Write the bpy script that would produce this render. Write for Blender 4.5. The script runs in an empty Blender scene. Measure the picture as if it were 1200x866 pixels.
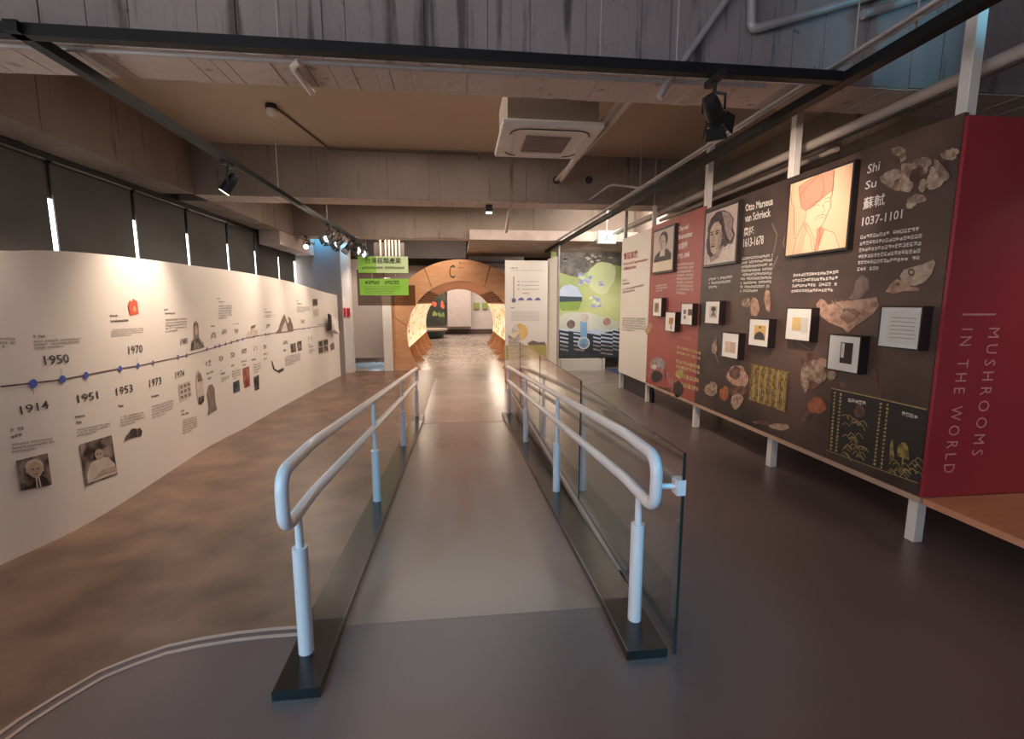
import bpy, bmesh, math, random
from mathutils import Vector, Matrix
random.seed(7)
PI = math.pi
SC = bpy.context.scene
COL = SC.collection

# ------------------------------------------------------------------ camera
FPX = 560.0                       # focal length in pixels of the 1200 x 866 frame
TH = math.atan(78 / FPX)          # pitch down
PS = math.atan(64 * math.cos(TH) / FPX)   # yaw to the right of the hall axis (+Y)
EYE = 1.6
Fv = Vector((math.sin(PS) * math.cos(TH), math.cos(PS) * math.cos(TH), -math.sin(TH)))
Rv = Vector((math.cos(PS), -math.sin(PS), 0))
Uv = Vector((math.sin(PS) * math.sin(TH), math.cos(PS) * math.sin(TH), math.cos(TH)))
cd = bpy.data.cameras.new('camera')
cam = bpy.data.objects.new('camera', cd)
COL.objects.link(cam)
cd.sensor_width = 36.0
cd.lens = 36.0 * FPX / 1200.0
cd.clip_start = 0.02
cam.matrix_world = Matrix(((Rv.x, Uv.x, -Fv.x, 0), (Rv.y, Uv.y, -Fv.y, 0), (Rv.z, Uv.z, -Fv.z, EYE), (0, 0, 0, 1)))
SC.camera = cam

# ------------------------------------------------------------------ world, exposure, broad light
SC.view_settings.view_transform = 'Standard'
SC.view_settings.look = 'None'
SC.view_settings.gamma = 1.0
SC.view_settings.exposure = 0.0
SC.cycles.max_bounces = 8
SC.cycles.use_denoising = True
W = bpy.data.worlds.new('world')
SC.world = W
W.use_nodes = True
W.node_tree.nodes['Background'].inputs[0].default_value = (0.80, 0.85, 1.0, 1)
W.node_tree.nodes['Background'].inputs[1].default_value = 0.10


def area(name, loc, target, size, size_y, power, color):
    d = bpy.data.lights.new(name, 'AREA')
    d.shape = 'RECTANGLE'; d.size = size; d.size_y = size_y
    d.energy = power; d.color = color
    o = bpy.data.objects.new(name, d)
    COL.objects.link(o)
    o.location = loc
    o.rotation_euler = (Vector(target) - Vector(loc)).to_track_quat('-Z', 'Y').to_euler()
    return o


def spot_light(name, loc, target, power, color, angle=60, blend=0.8, radius=0.04):
    d = bpy.data.lights.new(name, 'SPOT')
    d.energy = power; d.color = color
    d.spot_size = math.radians(angle); d.spot_blend = blend; d.shadow_soft_size = radius
    o = bpy.data.objects.new(name, d)
    COL.objects.link(o)
    o.location = loc
    o.rotation_euler = (Vector(target) - Vector(loc)).to_track_quat('-Z', 'Y').to_euler()
    return o


WARM = (1.0, 0.80, 0.64)
SOFT = (1.0, 0.86, 0.74)
COOL = (0.42, 0.62, 1.0)
CYAN = (0.04, 0.60, 0.95)
# added unseen fills: cool behind the visitor, warm over each bay
area('cool_fill', (-1.2, -3.6, 2.3), (0.2, 2.5, 0.9), 3.4, 2.0, 80, COOL)
# two unseen cool spots behind the visitor, assumed for the blue on the rails
spot_light('cool_spot_left', (-2.1, -0.9, 2.9), (-0.70, 2.1, 0.72), 260, CYAN, 38, .9, .05)
spot_light('cool_spot_right', (2.4, -0.9, 2.9), (0.85, 2.2, 0.72), 260, CYAN, 36, .9, .05)
area('bay_fill_one', (-0.3, 5.6, 3.72), (-0.3, 5.6, 0), 2.6, 2.6, 34, SOFT)
area('bay_fill_two', (0.0, 9.6, 3.7), (0.0, 9.6, 0), 4.0, 2.0, 135, SOFT)
area('bay_fill_three', (-0.8, 12.9, 3.72), (-0.8, 12.9, 0), 3.0, 1.0, 85, SOFT)
area('bay_fill_far', (0.0, 26.5, 3.6), (0.0, 26.5, 0), 5.0, 4.0, 420, SOFT)
area('bay_fill_mural', (3.8, 9.9, 3.7), (3.8, 12.6, 0.6), 2.0, .6, 150, (1, .95, .88))


# ------------------------------------------------------------------ pixel -> plane helpers
def ray(px, py):
    return Fv + Rv * ((px - 600) / FPX) + Uv * ((433 - py) / FPX)


def on_z(px, py, z):
    d = ray(px, py); t = (z - EYE) / d.z
    return (d.x * t, d.y * t, z)


def on_x(px, py, x):
    d = ray(px, py); t = x / d.x
    return (x, d.y * t, EYE + d.z * t)


def on_y(px, py, y):
    d = ray(px, py); t = y / d.y
    return (d.x * t, y, EYE + d.z * t)


# ------------------------------------------------------------------ materials
def lin(h):
    h = h.lstrip('#')
    v = [int(h[i:i + 2], 16) / 255 for i in (0, 2, 4)]
    return tuple((c / 12.92 if c <= 0.04045 else ((c + 0.055) / 1.055) ** 2.4) for c in v) + (1,)


_m = {}


def mat(name, col, rough=0.5, col2=None, scale=3.0, detail=6, bump=0.0, bscale=40, metal=0.0, emit=0.0,
        stretch=None, spec=0.5, contrast=(0.35, 0.65), coat=0.0, rvar=0.0):
    if name in _m:
        return _m[name]
    m = bpy.data.materials.new(name)
    m.use_nodes = True
    nt = m.node_tree
    p = nt.nodes['Principled BSDF']
    p.inputs['Roughness'].default_value = rough
    p.inputs['Metallic'].default_value = metal
    p.inputs['Specular IOR Level'].default_value = spec
    p.inputs['Coat Weight'].default_value = coat
    c = lin(col) if isinstance(col, str) else tuple(col) + (1,)
    p.inputs['Base Color'].default_value = c
    tc = nt.nodes.new('ShaderNodeTexCoord')
    mp = nt.nodes.new('ShaderNodeMapping')
    geo = nt.nodes.new('ShaderNodeNewGeometry')
    nt.links.new(geo.outputs['Position'], mp.inputs[0])
    if stretch:
        mp.inputs['Scale'].default_value = stretch
    nz = nt.nodes.new('ShaderNodeTexNoise')
    nz.inputs['Scale'].default_value = scale
    nz.inputs['Detail'].default_value = detail
    nt.links.new(mp.outputs[0], nz.inputs['Vector'])
    rp = nt.nodes.new('ShaderNodeValToRGB')
    rp.color_ramp.elements[0].position = contrast[0]
    rp.color_ramp.elements[1].position = contrast[1]
    rp.color_ramp.elements[0].color = c
    c2 = lin(col2) if col2 else tuple(min(1, v * 1.10) for v in c[:3]) + (1,)
    rp.color_ramp.elements[1].color = c2
    nt.links.new(nz.outputs['Fac'], rp.inputs[0])
    nt.links.new(rp.outputs[0], p.inputs['Base Color'])
    if rvar:
        mr = nt.nodes.new('ShaderNodeMapRange')
        mr.inputs['From Min'].default_value = 0.1; mr.inputs['From Max'].default_value = 0.9
        mr.inputs['To Min'].default_value = rough - rvar; mr.inputs['To Max'].default_value = rough + rvar
        nt.links.new(nz.outputs['Fac'], mr.inputs['Value'])
        nt.links.new(mr.outputs[0], p.inputs['Roughness'])
    if bump:
        n2 = nt.nodes.new('ShaderNodeTexNoise')
        n2.inputs['Scale'].default_value = bscale
        n2.inputs['Detail'].default_value = 4
        nt.links.new(mp.outputs[0], n2.inputs['Vector'])
        b = nt.nodes.new('ShaderNodeBump')
        b.inputs['Strength'].default_value = bump
        b.inputs['Distance'].default_value = 0.02
        nt.links.new(n2.outputs['Fac'], b.inputs['Height'])
        nt.links.new(b.outputs[0], p.inputs['Normal'])
    if emit:
        nt.links.new(rp.outputs[0], p.inputs['Emission Color'])
        p.inputs['Emission Strength'].default_value = emit
    _m[name] = m
    return m


def streaked(name, c1, c2, dark, thr):
    """fair-faced concrete: soft mottling with dark vertical run-off streaks and pin holes"""
    m = mat(name, c1, 0.85, c2, 1.3, 8, bump=0.35, bscale=18, stretch=(1, 1, 0.6))
    nt = m.node_tree
    p = nt.nodes['Principled BSDF']
    old = p.inputs['Base Color'].links[0].from_socket
    geo = nt.nodes.new('ShaderNodeNewGeometry')
    for (st, sc, lo, hi, amt) in (((9, 9, 0.9), 1.0, thr, thr + .10, .8), ((1, 1, 1), 14.0, .70, .76, .6)):
        mp = nt.nodes.new('ShaderNodeMapping'); mp.inputs['Scale'].default_value = st
        nz = nt.nodes.new('ShaderNodeTexNoise'); nz.inputs['Scale'].default_value = sc; nz.inputs['Detail'].default_value = 5
        mr = nt.nodes.new('ShaderNodeMapRange')
        mr.inputs['From Min'].default_value = lo; mr.inputs['From Max'].default_value = hi; mr.inputs['To Max'].default_value = amt
        mx = nt.nodes.new('ShaderNodeMix'); mx.data_type = 'RGBA'
        nt.links.new(geo.outputs['Position'], mp.inputs[0]); nt.links.new(mp.outputs[0], nz.inputs['Vector'])
        nt.links.new(nz.outputs['Fac'], mr.inputs['Value']); nt.links.new(mr.outputs[0], mx.inputs['Factor'])
        nt.links.new(old, mx.inputs['A']); mx.inputs['B'].default_value = lin(dark)
        old = mx.outputs['Result']
    nt.links.new(old, p.inputs['Base Color'])
    return m


def glass_mat(name, tint, rough=0.0, ior=1.45, alpha=0.85, dark=0.0):
    """thin architectural glass: tinted transparency + fresnel gloss"""
    if name in _m:
        return _m[name]
    m = bpy.data.materials.new(name)
    m.use_nodes = True
    nt = m.node_tree
    nt.nodes.clear()
    out = nt.nodes.new('ShaderNodeOutputMaterial')
    tr = nt.nodes.new('ShaderNodeBsdfTransparent')
    tr.inputs[0].default_value = tint
    gl = nt.nodes.new('ShaderNodeBsdfGlossy')
    gl.inputs['Roughness'].default_value = rough
    gl.inputs['Color'].default_value = (1, 1, 1, 1)
    fr = nt.nodes.new('ShaderNodeFresnel')
    geo = nt.nodes.new('ShaderNodeNewGeometry')
    mr = nt.nodes.new('ShaderNodeMapRange')          # same reflectance on the entry and exit faces
    mr.inputs['To Min'].default_value = ior; mr.inputs['To Max'].default_value = 1 / ior
    nt.links.new(geo.outputs['Backfacing'], mr.inputs['Value']); nt.links.new(mr.outputs[0], fr.inputs['IOR'])
    mx = nt.nodes.new('ShaderNodeMixShader')
    nt.links.new(fr.outputs[0], mx.inputs[0])
    nt.links.new(tr.outputs[0], mx.inputs[1])
    nt.links.new(gl.outputs[0], mx.inputs[2])
    nt.links.new(mx.outputs[0], out.inputs[0])
    _m[name] = m
    return m


def floor_mat(name, c1, c2, rough, scale=0.9, painted_dapple=None):
    m = mat(name, c1, rough, c2, scale, 8, bump=0.03, bscale=30, rvar=0.06, contrast=(0.3, 0.7), spec=0.5)
    if painted_dapple:  # dappled tunnel light painted into the floor colour as dark flecks
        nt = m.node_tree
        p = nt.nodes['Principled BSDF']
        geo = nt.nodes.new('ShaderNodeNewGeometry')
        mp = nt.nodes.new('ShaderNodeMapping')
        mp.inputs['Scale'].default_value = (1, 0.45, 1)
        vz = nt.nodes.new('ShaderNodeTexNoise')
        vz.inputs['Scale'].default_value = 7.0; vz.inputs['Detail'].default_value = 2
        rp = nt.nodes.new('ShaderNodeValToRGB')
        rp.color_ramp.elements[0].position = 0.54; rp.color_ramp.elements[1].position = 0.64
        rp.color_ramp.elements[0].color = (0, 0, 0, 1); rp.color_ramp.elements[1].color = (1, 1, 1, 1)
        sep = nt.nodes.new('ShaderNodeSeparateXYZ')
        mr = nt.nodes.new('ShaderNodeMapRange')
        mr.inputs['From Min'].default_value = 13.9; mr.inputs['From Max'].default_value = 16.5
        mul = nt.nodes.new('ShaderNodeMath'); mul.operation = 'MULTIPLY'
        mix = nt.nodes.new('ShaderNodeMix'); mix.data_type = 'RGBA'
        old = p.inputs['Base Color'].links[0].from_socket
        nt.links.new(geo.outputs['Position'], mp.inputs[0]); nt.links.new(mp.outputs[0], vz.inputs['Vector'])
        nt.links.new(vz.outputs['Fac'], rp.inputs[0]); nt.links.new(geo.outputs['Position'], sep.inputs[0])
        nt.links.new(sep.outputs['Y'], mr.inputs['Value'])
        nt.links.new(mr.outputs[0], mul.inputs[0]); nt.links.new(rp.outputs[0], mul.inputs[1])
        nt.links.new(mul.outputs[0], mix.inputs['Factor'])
        nt.links.new(old, mix.inputs['A']); mix.inputs['B'].default_value = lin(painted_dapple)
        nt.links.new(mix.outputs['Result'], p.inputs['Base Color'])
    return m


M_UP = floor_mat('upper_floor_concrete', '#6c5b58', '#776562', 0.32)
M_BROWN = floor_mat('brown_floor_concrete', '#553f31', '#8a6c59', 0.34, 2.8)
M_RAMP = floor_mat('ramp_floor_concrete', '#7b6860', '#87746c', 0.30)
M_LOW = floor_mat('lower_floor_concrete', '#93857c', '#ab9c91', 0.24, 1.4, painted_dapple='#6a5a51')
M_STRIP = mat('floor_strip_beige', '#bba294', 0.5)
M_CURB = mat('curb_dark_paint', '#1b1715', 0.26, '#231e1b', 5, spec=0.6)
M_CONC = streaked('board_marked_concrete', '#8a7f7d', '#9a8e8a', '#453c3a', .565)
M_CONC2 = streaked('brown_concrete', '#847468', '#928275', '#52443b', .62)
M_SOFFC = streaked('soffit_bounce_tone', '#c4b1a5', '#d2c0b4', '#7d6c62', .62)  # paler than the beam faces: bounced light painted into the colour
M_SOFF = mat('soffit_concrete', '#a8968c', 0.85, '#b8a79c', 3, 8, bump=0.3, bscale=22)
M_SLAB = mat('slab_paint_tan', '#bfa78e', 0.8, '#c7af96', 0.9, 5)
M_JOINT = mat('board_joint_dark', '#4a403c', 0.9)
M_WALLD = mat('wall_dark_grey', '#54504e', 0.8, '#5c5856', 1.2)
M_BLIND = mat('blind_dark_fabric', '#4b4745', 0.85, '#524e4b', 2)
M_SLIT = mat('window_daylight', '#f4f6f4', 0.5, '#ffffff', 1, emit=5.0)
M_WHITE = mat('timeline_board_white', '#e6ddd4', 0.55, '#e9e1d8', 0.7)
M_RAIL = mat('rail_white_enamel', '#e9e3e4', 0.30, '#eee9ea', 3, coat=0.2)
M_BLACK = mat('black_metal', '#1b1c1d', 0.45, '#222324', 6)
M_TRACK = mat('black_track', '#151617', 0.55, '#1a1b1c', 6, spec=.3)
M_LENS = mat('lamp_lens_glow', '#fff4e0', 0.3, '#ffffff', 5, emit=14.0)
M_LENSD = mat('lamp_lens_soft_glow', '#ffe9cf', 0.3, '#fff0dc', 5, emit=2.5)
M_PIPE = mat('pipe_galvanised', '#a7a1a0', 0.45, '#b5afad', 6, metal=0.2)
M_PIPEB = mat('pipe_beige', '#b5a498', 0.55, '#bfafa4', 5)
M_POST = mat('post_white_paint', '#ddd3c8', 0.5, '#e5dbd1', 4)
M_AC = mat('aircon_plastic', '#d9ccc2', 0.5, '#dfd3c9', 4)
M_ACG = mat('aircon_grille', '#7b6458', 0.6, '#836b5f', 8)
M_WOOD = mat('tunnel_plywood', '#cc9366', 0.5, '#d6a075', 1.6, 6, stretch=(1, 1, 5))
M_WOODD = mat('tunnel_plywood_edge', '#a8652f', 0.5, '#b87440', 2.0)
M_GLOW = mat('tunnel_lightbox', '#e2b878', 0.5, '#fff0d2', 3.4, 6, emit=0.55, contrast=(0.42, 0.56))
M_SALMON = mat('platform_wood_salmon', '#c08463', 0.5, '#c98e6c', 2, stretch=(1, 6, 1))
M_RED = mat('end_board_red', '#97303a', 0.32, '#9c333d', 0.8)
M_REDP = mat('display_red', '#a5544c', 0.5, '#9c4640', 0.9)
M_BRN = mat('display_brown_print', '#29211f', 0.45, '#6b5148', 0.75, 9, contrast=(0.38, 0.68))
M_CREAM = mat('display_cream', '#dcd3c7', 0.55, '#e0d8cc', 0.8)
M_INK = mat('print_ink', '#3a3234', 0.7)
M_INKG = mat('print_ink_grey', '#8a7f7c', 0.7)
M_INKW = mat('print_white', '#efe6dc', 0.6)
M_INKP = mat('print_pink', '#c98d86', 0.6)
M_INKR = mat('print_crimson', '#a02340', 0.6)
M_BLUE = mat('timeline_dot_blue', '#4059b4', 0.5)
M_LINE = mat('timeline_line_plum', '#55444c', 0.6)
M_LINEB = mat('timeline_line_violet', '#6c6596', 0.6)
M_FRAME = mat('frame_black', '#241c1a', 0.4, '#2b2220', 6)
M_MAT = mat('frame_mount_white', '#e8e1d8', 0.6)
M_GREEN = mat('sign_green', '#8cc63f', 0.45, '#a7d160', 0.6, emit=0.12)
M_GREENL = mat('sign_pale_green', '#c9dd9c', 0.45, '#d6e5b0', 0.6, emit=0.12)
M_SIGNINK = mat('sign_dark_ink', '#38452a', 0.6)
M_GLASS = glass_mat('guard_glass', (0.93, 0.93, 0.92, 1), 0.0, 1.62)
M_GEDGE = mat('glass_edge_dark', '#26302f', 0.15)
M_ACRYL = glass_mat('smoked_acrylic', (0.50, 0.44, 0.40, 1), 0.25, 1.12)


# ------------------------------------------------------------------ mesh builder
class MB:
    def __init__(s):
        s.v = []; s.f = []; s.mi = []

    def add(s, vs, fs, mi=0):
        b = len(s.v)
        s.v += [Vector(v) for v in vs]
        s.f += [tuple(i + b for i in f) for f in fs]
        s.mi += [mi] * len(fs)
        return s

    def box(s, lo, hi, mi=0):
        x0, y0, z0 = lo; x1, y1, z1 = hi
        return s.add([(x0, y0, z0), (x1, y0, z0), (x1, y1, z0), (x0, y1, z0), (x0, y0, z1), (x1, y0, z1), (x1, y1, z1), (x0, y1, z1)],
                     [(0, 3, 2, 1), (4, 5, 6, 7), (0, 1, 5, 4), (1, 2, 6, 5), (2, 3, 7, 6), (3, 0, 4, 7)], mi)

    def hexa(s, p, mi=0):
        return s.add(p, [(0, 3, 2, 1), (4, 5, 6, 7), (0, 1, 5, 4), (1, 2, 6, 5), (2, 3, 7, 6), (3, 0, 4, 7)], mi)

    def tube(s, pts, r, n=10, caps=True, mi=0):
        pts = [Vector(p) for p in pts]
        rr = r if isinstance(r, (list, tuple)) else [r] * len(pts)
        t0 = (pts[1] - pts[0]).normalized()
        up = Vector((0, 0, 1)) if abs(t0.z) < 0.9 else Vector((0, 1, 0))
        a = t0.cross(up).normalized()
        vs = []; fs = []
        for i, p in enumerate(pts):
            if i == 0: t = t0
            elif i == len(pts) - 1: t = (pts[i] - pts[i - 1]).normalized()
            else: t = ((pts[i] - pts[i - 1]).normalized() + (pts[i + 1] - pts[i]).normalized()).normalized()
            a = (a - t * a.dot(t)).normalized()
            b = t.cross(a)
            for k in range(n):
                an = 2 * PI * k / n
                vs.append(p + (a * math.cos(an) + b * math.sin(an)) * rr[i])
        for i in range(len(pts) - 1):
            for k in range(n):
                k2 = (k + 1) % n
                fs.append((i * n + k, i * n + k2, (i + 1) * n + k2, (i + 1) * n + k))
        if caps:
            fs.append(tuple(range(n - 1, -1, -1)))
            fs.append(tuple((len(pts) - 1) * n + k for k in range(n)))
        return s.add(vs, fs, mi)

    def grid(s, rows, mi=0):
        m = len(rows[0]); vs = [p for r in rows for p in r]; fs = []
        for i in range(len(rows) - 1):
            for k in range(m - 1):
                fs.append((i * m + k, i * m + k + 1, (i + 1) * m + k + 1, (i + 1) * m + k))
        return s.add(vs, fs, mi)

    def build(s, name, mats, parent=None, smooth=False, origin=None):
        if not isinstance(mats, (list, tuple)): mats = [mats]
        xs = [v.x for v in s.v]; ys = [v.y for v in s.v]; zs = [v.z for v in s.v]
        og = Vector(origin) if origin else Vector(((min(xs) + max(xs)) / 2, (min(ys) + max(ys)) / 2, min(zs)))
        me = bpy.data.meshes.new(name)
        me.from_pydata([v - og for v in s.v], [], s.f)
        for m in mats: me.materials.append(m)
        for p, i in zip(me.polygons, s.mi):
            p.material_index = i
            p.use_smooth = smooth
        me.update()
        o = bpy.data.objects.new(name, me)
        COL.objects.link(o)
        if smooth:
            try: me.set_sharp_from_angle(angle=math.radians(40))
            except Exception: pass
        if parent is not None:
            o.parent = parent
            o.location = og - wloc(parent)
        else:
            o.location = og
        return o


def wloc(o):
    p = Vector(o.location)
    while o.parent is not None:
        o = o.parent; p += Vector(o.location)
    return p


def tag(o, label, cat, group=None):
    o['label'] = label; o['category'] = cat
    if group: o['group'] = group
    return o


def thing(name, loc, label, cat, group=None):
    o = bpy.data.objects.new(name, None)
    o.empty_display_size = 0.1
    COL.objects.link(o); o.location = loc
    return tag(o, label, cat, group)


def struct(o, label=None):
    o['kind'] = 'structure'
    return o


def bevel(o, w=0.005, seg=2):
    m = o.modifiers.new('bevel', 'BEVEL'); m.width = w; m.segments = seg; m.limit_method = 'ANGLE'
    return o


def arc_pts(c, r, a0, a1, n, ax1, ax2):
    c = Vector(c); ax1 = Vector(ax1); ax2 = Vector(ax2)
    return [c + (ax1 * math.cos(a0 + (a1 - a0) * i / n) + ax2 * math.sin(a0 + (a1 - a0) * i / n)) * r for i in range(n + 1)]


# ------------------------------------------------------------------ print surfaces
class XPlane:          # a board standing in the plane x = X, printed on the side facing -x
    def __init__(s, X): s.X = X
    def uv(s, px, py):
        p = on_x(px, py, s.X); return (p[1], p[2])
    def pt(s, a, z, e): return Vector((s.X - e, a, z))


class YPlane:          # a board in the plane y = Y, printed on the side facing -y
    def __init__(s, Y): s.Y = Y
    def uv(s, px, py):
        p = on_y(px, py, s.Y); return (p[0], p[2])
    def pt(s, a, z, e): return Vector((a, s.Y - e, z))


def text_geo(body, bold=0.0):
    cu = bpy.data.curves.new('lettering_source', 'FONT')
    cu.body = body; cu.resolution_u = 2; cu.offset = bold
    cu.align_x = 'LEFT'
    o = bpy.data.objects.new('lettering_source', cu)
    COL.objects.link(o)
    dg = bpy.context.evaluated_depsgraph_get()
    me = o.evaluated_get(dg).to_mesh()
    vs = [(v.co.x, v.co.y) for v in me.vertices]; fs = [tuple(p.vertices) for p in me.polygons]
    o.evaluated_get(dg).to_mesh_clear()
    bpy.data.objects.remove(o); bpy.data.curves.remove(cu)
    return vs, fs


def affine(surf, bl, br, tl):
    A = surf.uv(*bl); B = surf.uv(*br); C = surf.uv(*tl)
    return lambda u, v: (A[0] + (B[0] - A[0]) * u + (C[0] - A[0]) * v, A[1] + (B[1] - A[1]) * u + (C[1] - A[1]) * v)


def lettering(surf, body, bl, br, tl, m, parent, e=0.003, bold=0.0, name='lettering', split=False):
    vs, fs = text_geo(body, bold)
    if not vs: return
    x0 = min(v[0] for v in vs); x1 = max(v[0] for v in vs); y0 = min(v[1] for v in vs); y1 = max(v[1] for v in vs)
    f = affine(surf, bl, br, tl)
    if split:
        par = list(range(len(vs)))
        def find(i):
            while par[i] != i: par[i] = par[par[i]]; i = par[i]
            return i
        for fc in fs:
            for i in fc[1:]: par[find(i)] = find(fc[0])
        groups = {}
        for fc in fs: groups.setdefault(find(fc[0]), []).append(fc)
        for g in groups.values():
            ids = sorted({i for fc in g for i in fc}); mp = {i: k for k, i in enumerate(ids)}
            MB().add([surf.pt(*f((vs[i][0] - x0) / max(1e-6, x1 - x0), (vs[i][1] - y0) / max(1e-6, y1 - y0)), e) for i in ids], [tuple(mp[i] for i in fc) for fc in g]).build('letter', m, parent)
        return
    pts = []
    for x, y in vs:
        a, z = f((x - x0) / max(1e-6, x1 - x0), (y - y0) / max(1e-6, y1 - y0))
        pts.append(surf.pt(a, z, e))
    return MB().add(pts, fs).build(name, m, parent)


def para(surf, bl, br, tl, rows, m, parent, e=0.003, fill=0.62, last=0.6, cpr=None, name='text_block'):
    """a block of text too small to read: rows of tiny character strokes"""
    f = affine(surf, bl, br, tl)
    mb = MB()
    A = f(0, 0); B = f(1, 0); C = f(0, 1)
    w = math.dist(A, B); h = math.dist(A, C)
    for r in range(rows):
        v1 = 1 - r / rows; v0 = v1 - fill / rows
        rowh = h / rows * fill
        n = cpr or max(3, min(26, int(w / (rowh * 0.95))))
        nn = n if r < rows - 1 else max(2, int(n * last))
        for k in range(nn):
            if random.random() < 0.07: continue
            u0 = k / n; u1 = (k + 0.80) / n
            strokes = [(0, 1, h, h + .15) for h in random.sample([.0, .22, .44, .66, .85], 3)]
            strokes += [(w, w + .15, random.choice([0, .2]), random.choice([.8, 1])) for w in random.sample([.0, .28, .56, .85], 2)]
            for (a, b, c, d) in strokes:
                q = [(u0 + (u1 - u0) * a, v0 + (v1 - v0) * c), (u0 + (u1 - u0) * b, v0 + (v1 - v0) * c), (u0 + (u1 - u0) * b, v0 + (v1 - v0) * d), (u0 + (u1 - u0) * a, v0 + (v1 - v0) * d)]
                mb.add([surf.pt(*f(*p), e) for p in q], [(0, 1, 2, 3)])
    if mb.v:
        o = mb.build(name, m, parent); o['kind'] = 'stuff'
        return o


def poly_px(surf, pts, m, parent, name, e=0.004, th=0.0):
    """a flat printed patch with the outline pts (pixels) on the surface"""
    P = [surf.uv(*p) for p in pts]
    return MB().add([surf.pt(a, z, e) for a, z in P], [tuple(range(len(P)))]).build(name, m, parent)


def blob_pts(cx, cy, rx, ry, n=14, j=0.15, rot=0):
    out = []
    n = max(n, 20) if rx > 3 else n
    p = [random.uniform(0, 6.28) for _ in range(3)]
    for k in range(n):
        a = 2 * PI * k / n
        q = 1 + j * (.7 * math.sin(2 * a + p[0]) + .5 * math.sin(3 * a + p[1]) + .35 * math.sin(6 * a + p[2]))
        x = math.cos(a) * rx * q; y = math.sin(a) * ry * q
        out.append((cx + x * math.cos(rot) - y * math.sin(rot), cy + x * math.sin(rot) + y * math.cos(rot)))
    return out


def line_px(surf, pts, w, m, parent, name, e=0.004):
    """a printed stroke of width w (metres) along pixel points"""
    P = [Vector(surf.uv(*p)) for p in pts]
    rows = []
    for i, p in enumerate(P):
        t = (P[min(i + 1, len(P) - 1)] - P[max(i - 1, 0)]).normalized()
        nrm = Vector((-t.y, t.x)) * w / 2
        rows.append([surf.pt(*(p - nrm), e), surf.pt(*(p + nrm), e)])
    return MB().grid(rows).build(name, m, parent)


# ================================================================== SETTING
YR0, YR1, SL = 2.27, 7.60, 0.06
ZL = -SL * (YR1 - YR0)          # lower floor level


def fz(y):
    return 0.0 if y <= YR0 else (ZL if y >= YR1 else -SL * (y - YR0))


XG = 0.957                      # line of the guard glass / edge of the upper slab
arc = [(-0.77, 2.285), (-0.95, 2.285), (-1.09, 2.275), (-1.25, 2.25), (-1.38, 2.215), (-1.49, 2.15), (-1.58, 2.08), (-1.66, 1.95), (-1.71, 1.85), (-1.74, 1.75), (-1.77, 1.55), (-1.785, 1.2), (-1.79, 0.6)]
# floor: near slab (with the rounded edge of the dark zone), right slab, ramp, brown zone, lower hall
mb = MB()
near = [(6.0, -4.2), (6.0, YR0), (-0.58, YR0), (-0.77, 2.285)] + arc[1:] + [(-1.79, -4.2)]
mb.add([(x, y, 0) for x, y in near], [tuple(range(len(near)))])
mb.add([(0.957, YR0, 0), (6, YR0, 0), (6, 9.2, 0), (0.957, 9.2, 0)], [(0, 1, 2, 3)])
mb.add([(0.957, YR0, 0), (0.957, 9.2, 0), (0.957, 9.2, ZL), (0.957, YR1, ZL)], [(0, 1, 2, 3)])
mb.add([(0.957, 9.2, 0), (6, 9.2, 0), (6, 9.2, ZL), (0.957, 9.2, ZL)], [(0, 1, 2, 3)])
struct(mb.build('floor', M_UP, origin=(0, 0, 0)))
brown = [(-6.5, -4.2), (-1.79, -4.2)] + arc[::-1][0:] + [(-0.77, 2.30)]
mb = MB()
# brown zone: level strip up to the ramp head line, then falling with the ramp, then level
poly = [(-6.5, -4.2), (-1.79, -4.2)] + arc[::-1] + [(-6.5, 2.285)]
mb.add([(x, y, 0) for x, y in poly], [tuple(range(len(poly)))])
mb.add([(-6.5, 2.285, 0), (-0.60, 2.285, 0), (-0.60, YR1, ZL), (-6.5, YR1, ZL)], [(0, 1, 2, 3)])
mb.add([(-6.5, YR1, ZL), (-0.60, YR1, ZL), (-0.60, 13.9, ZL), (-6.5, 13.9, ZL)], [(0, 1, 2, 3)])
struct(mb.build('floor_brown', M_BROWN, origin=(-3, 2, 0)))
mb = MB().add([(-0.60, YR0, 0.001), (0.957, YR0, 0.001), (0.957, YR1, ZL), (-0.60, YR1, ZL)], [(0, 1, 2, 3)])
struct(mb.build('floor_ramp', M_RAMP, origin=(0, 5, -0.2)))
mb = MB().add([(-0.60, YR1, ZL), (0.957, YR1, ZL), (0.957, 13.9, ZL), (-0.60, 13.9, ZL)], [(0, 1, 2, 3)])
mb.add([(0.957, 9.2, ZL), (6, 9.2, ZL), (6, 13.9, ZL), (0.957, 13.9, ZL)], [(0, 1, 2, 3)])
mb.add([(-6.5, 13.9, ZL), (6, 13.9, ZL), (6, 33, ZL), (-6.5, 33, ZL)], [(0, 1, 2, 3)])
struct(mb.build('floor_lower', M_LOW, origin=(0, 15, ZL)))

# the two pale strips that edge the dark zone
for i, off in ((1, 0.0), (2, 0.055)):
    pts = []
    for k, (x, y) in enumerate(arc):
        a = arc[max(0, k - 1)]; b = arc[min(len(arc) - 1, k + 1)]
        t = Vector((b[0] - a[0], b[1] - a[1])).normalized(); n = Vector((t.y, -t.x))
        pts.append(Vector((x, y)) + n * off * (-1))
    mb = MB()
    rows = []
    for k, p in enumerate(pts):
        a = pts[max(0, k - 1)]; b = pts[min(len(pts) - 1, k + 1)]
        t = (b - a).normalized(); n = Vector((t.y, -t.x)) * 0.009
        zz = 0.004 + fz(p.y)
        rows.append([(p.x - n.x, p.y - n.y, 0.0), (p.x - n.x, p.y - n.y, zz + .001), (p.x + n.x, p.y + n.y, zz + .001), (p.x + n.x, p.y + n.y, 0.0)])
    mb.grid(rows)
    struct(mb.build('trim_%d' % i, M_STRIP))
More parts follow.
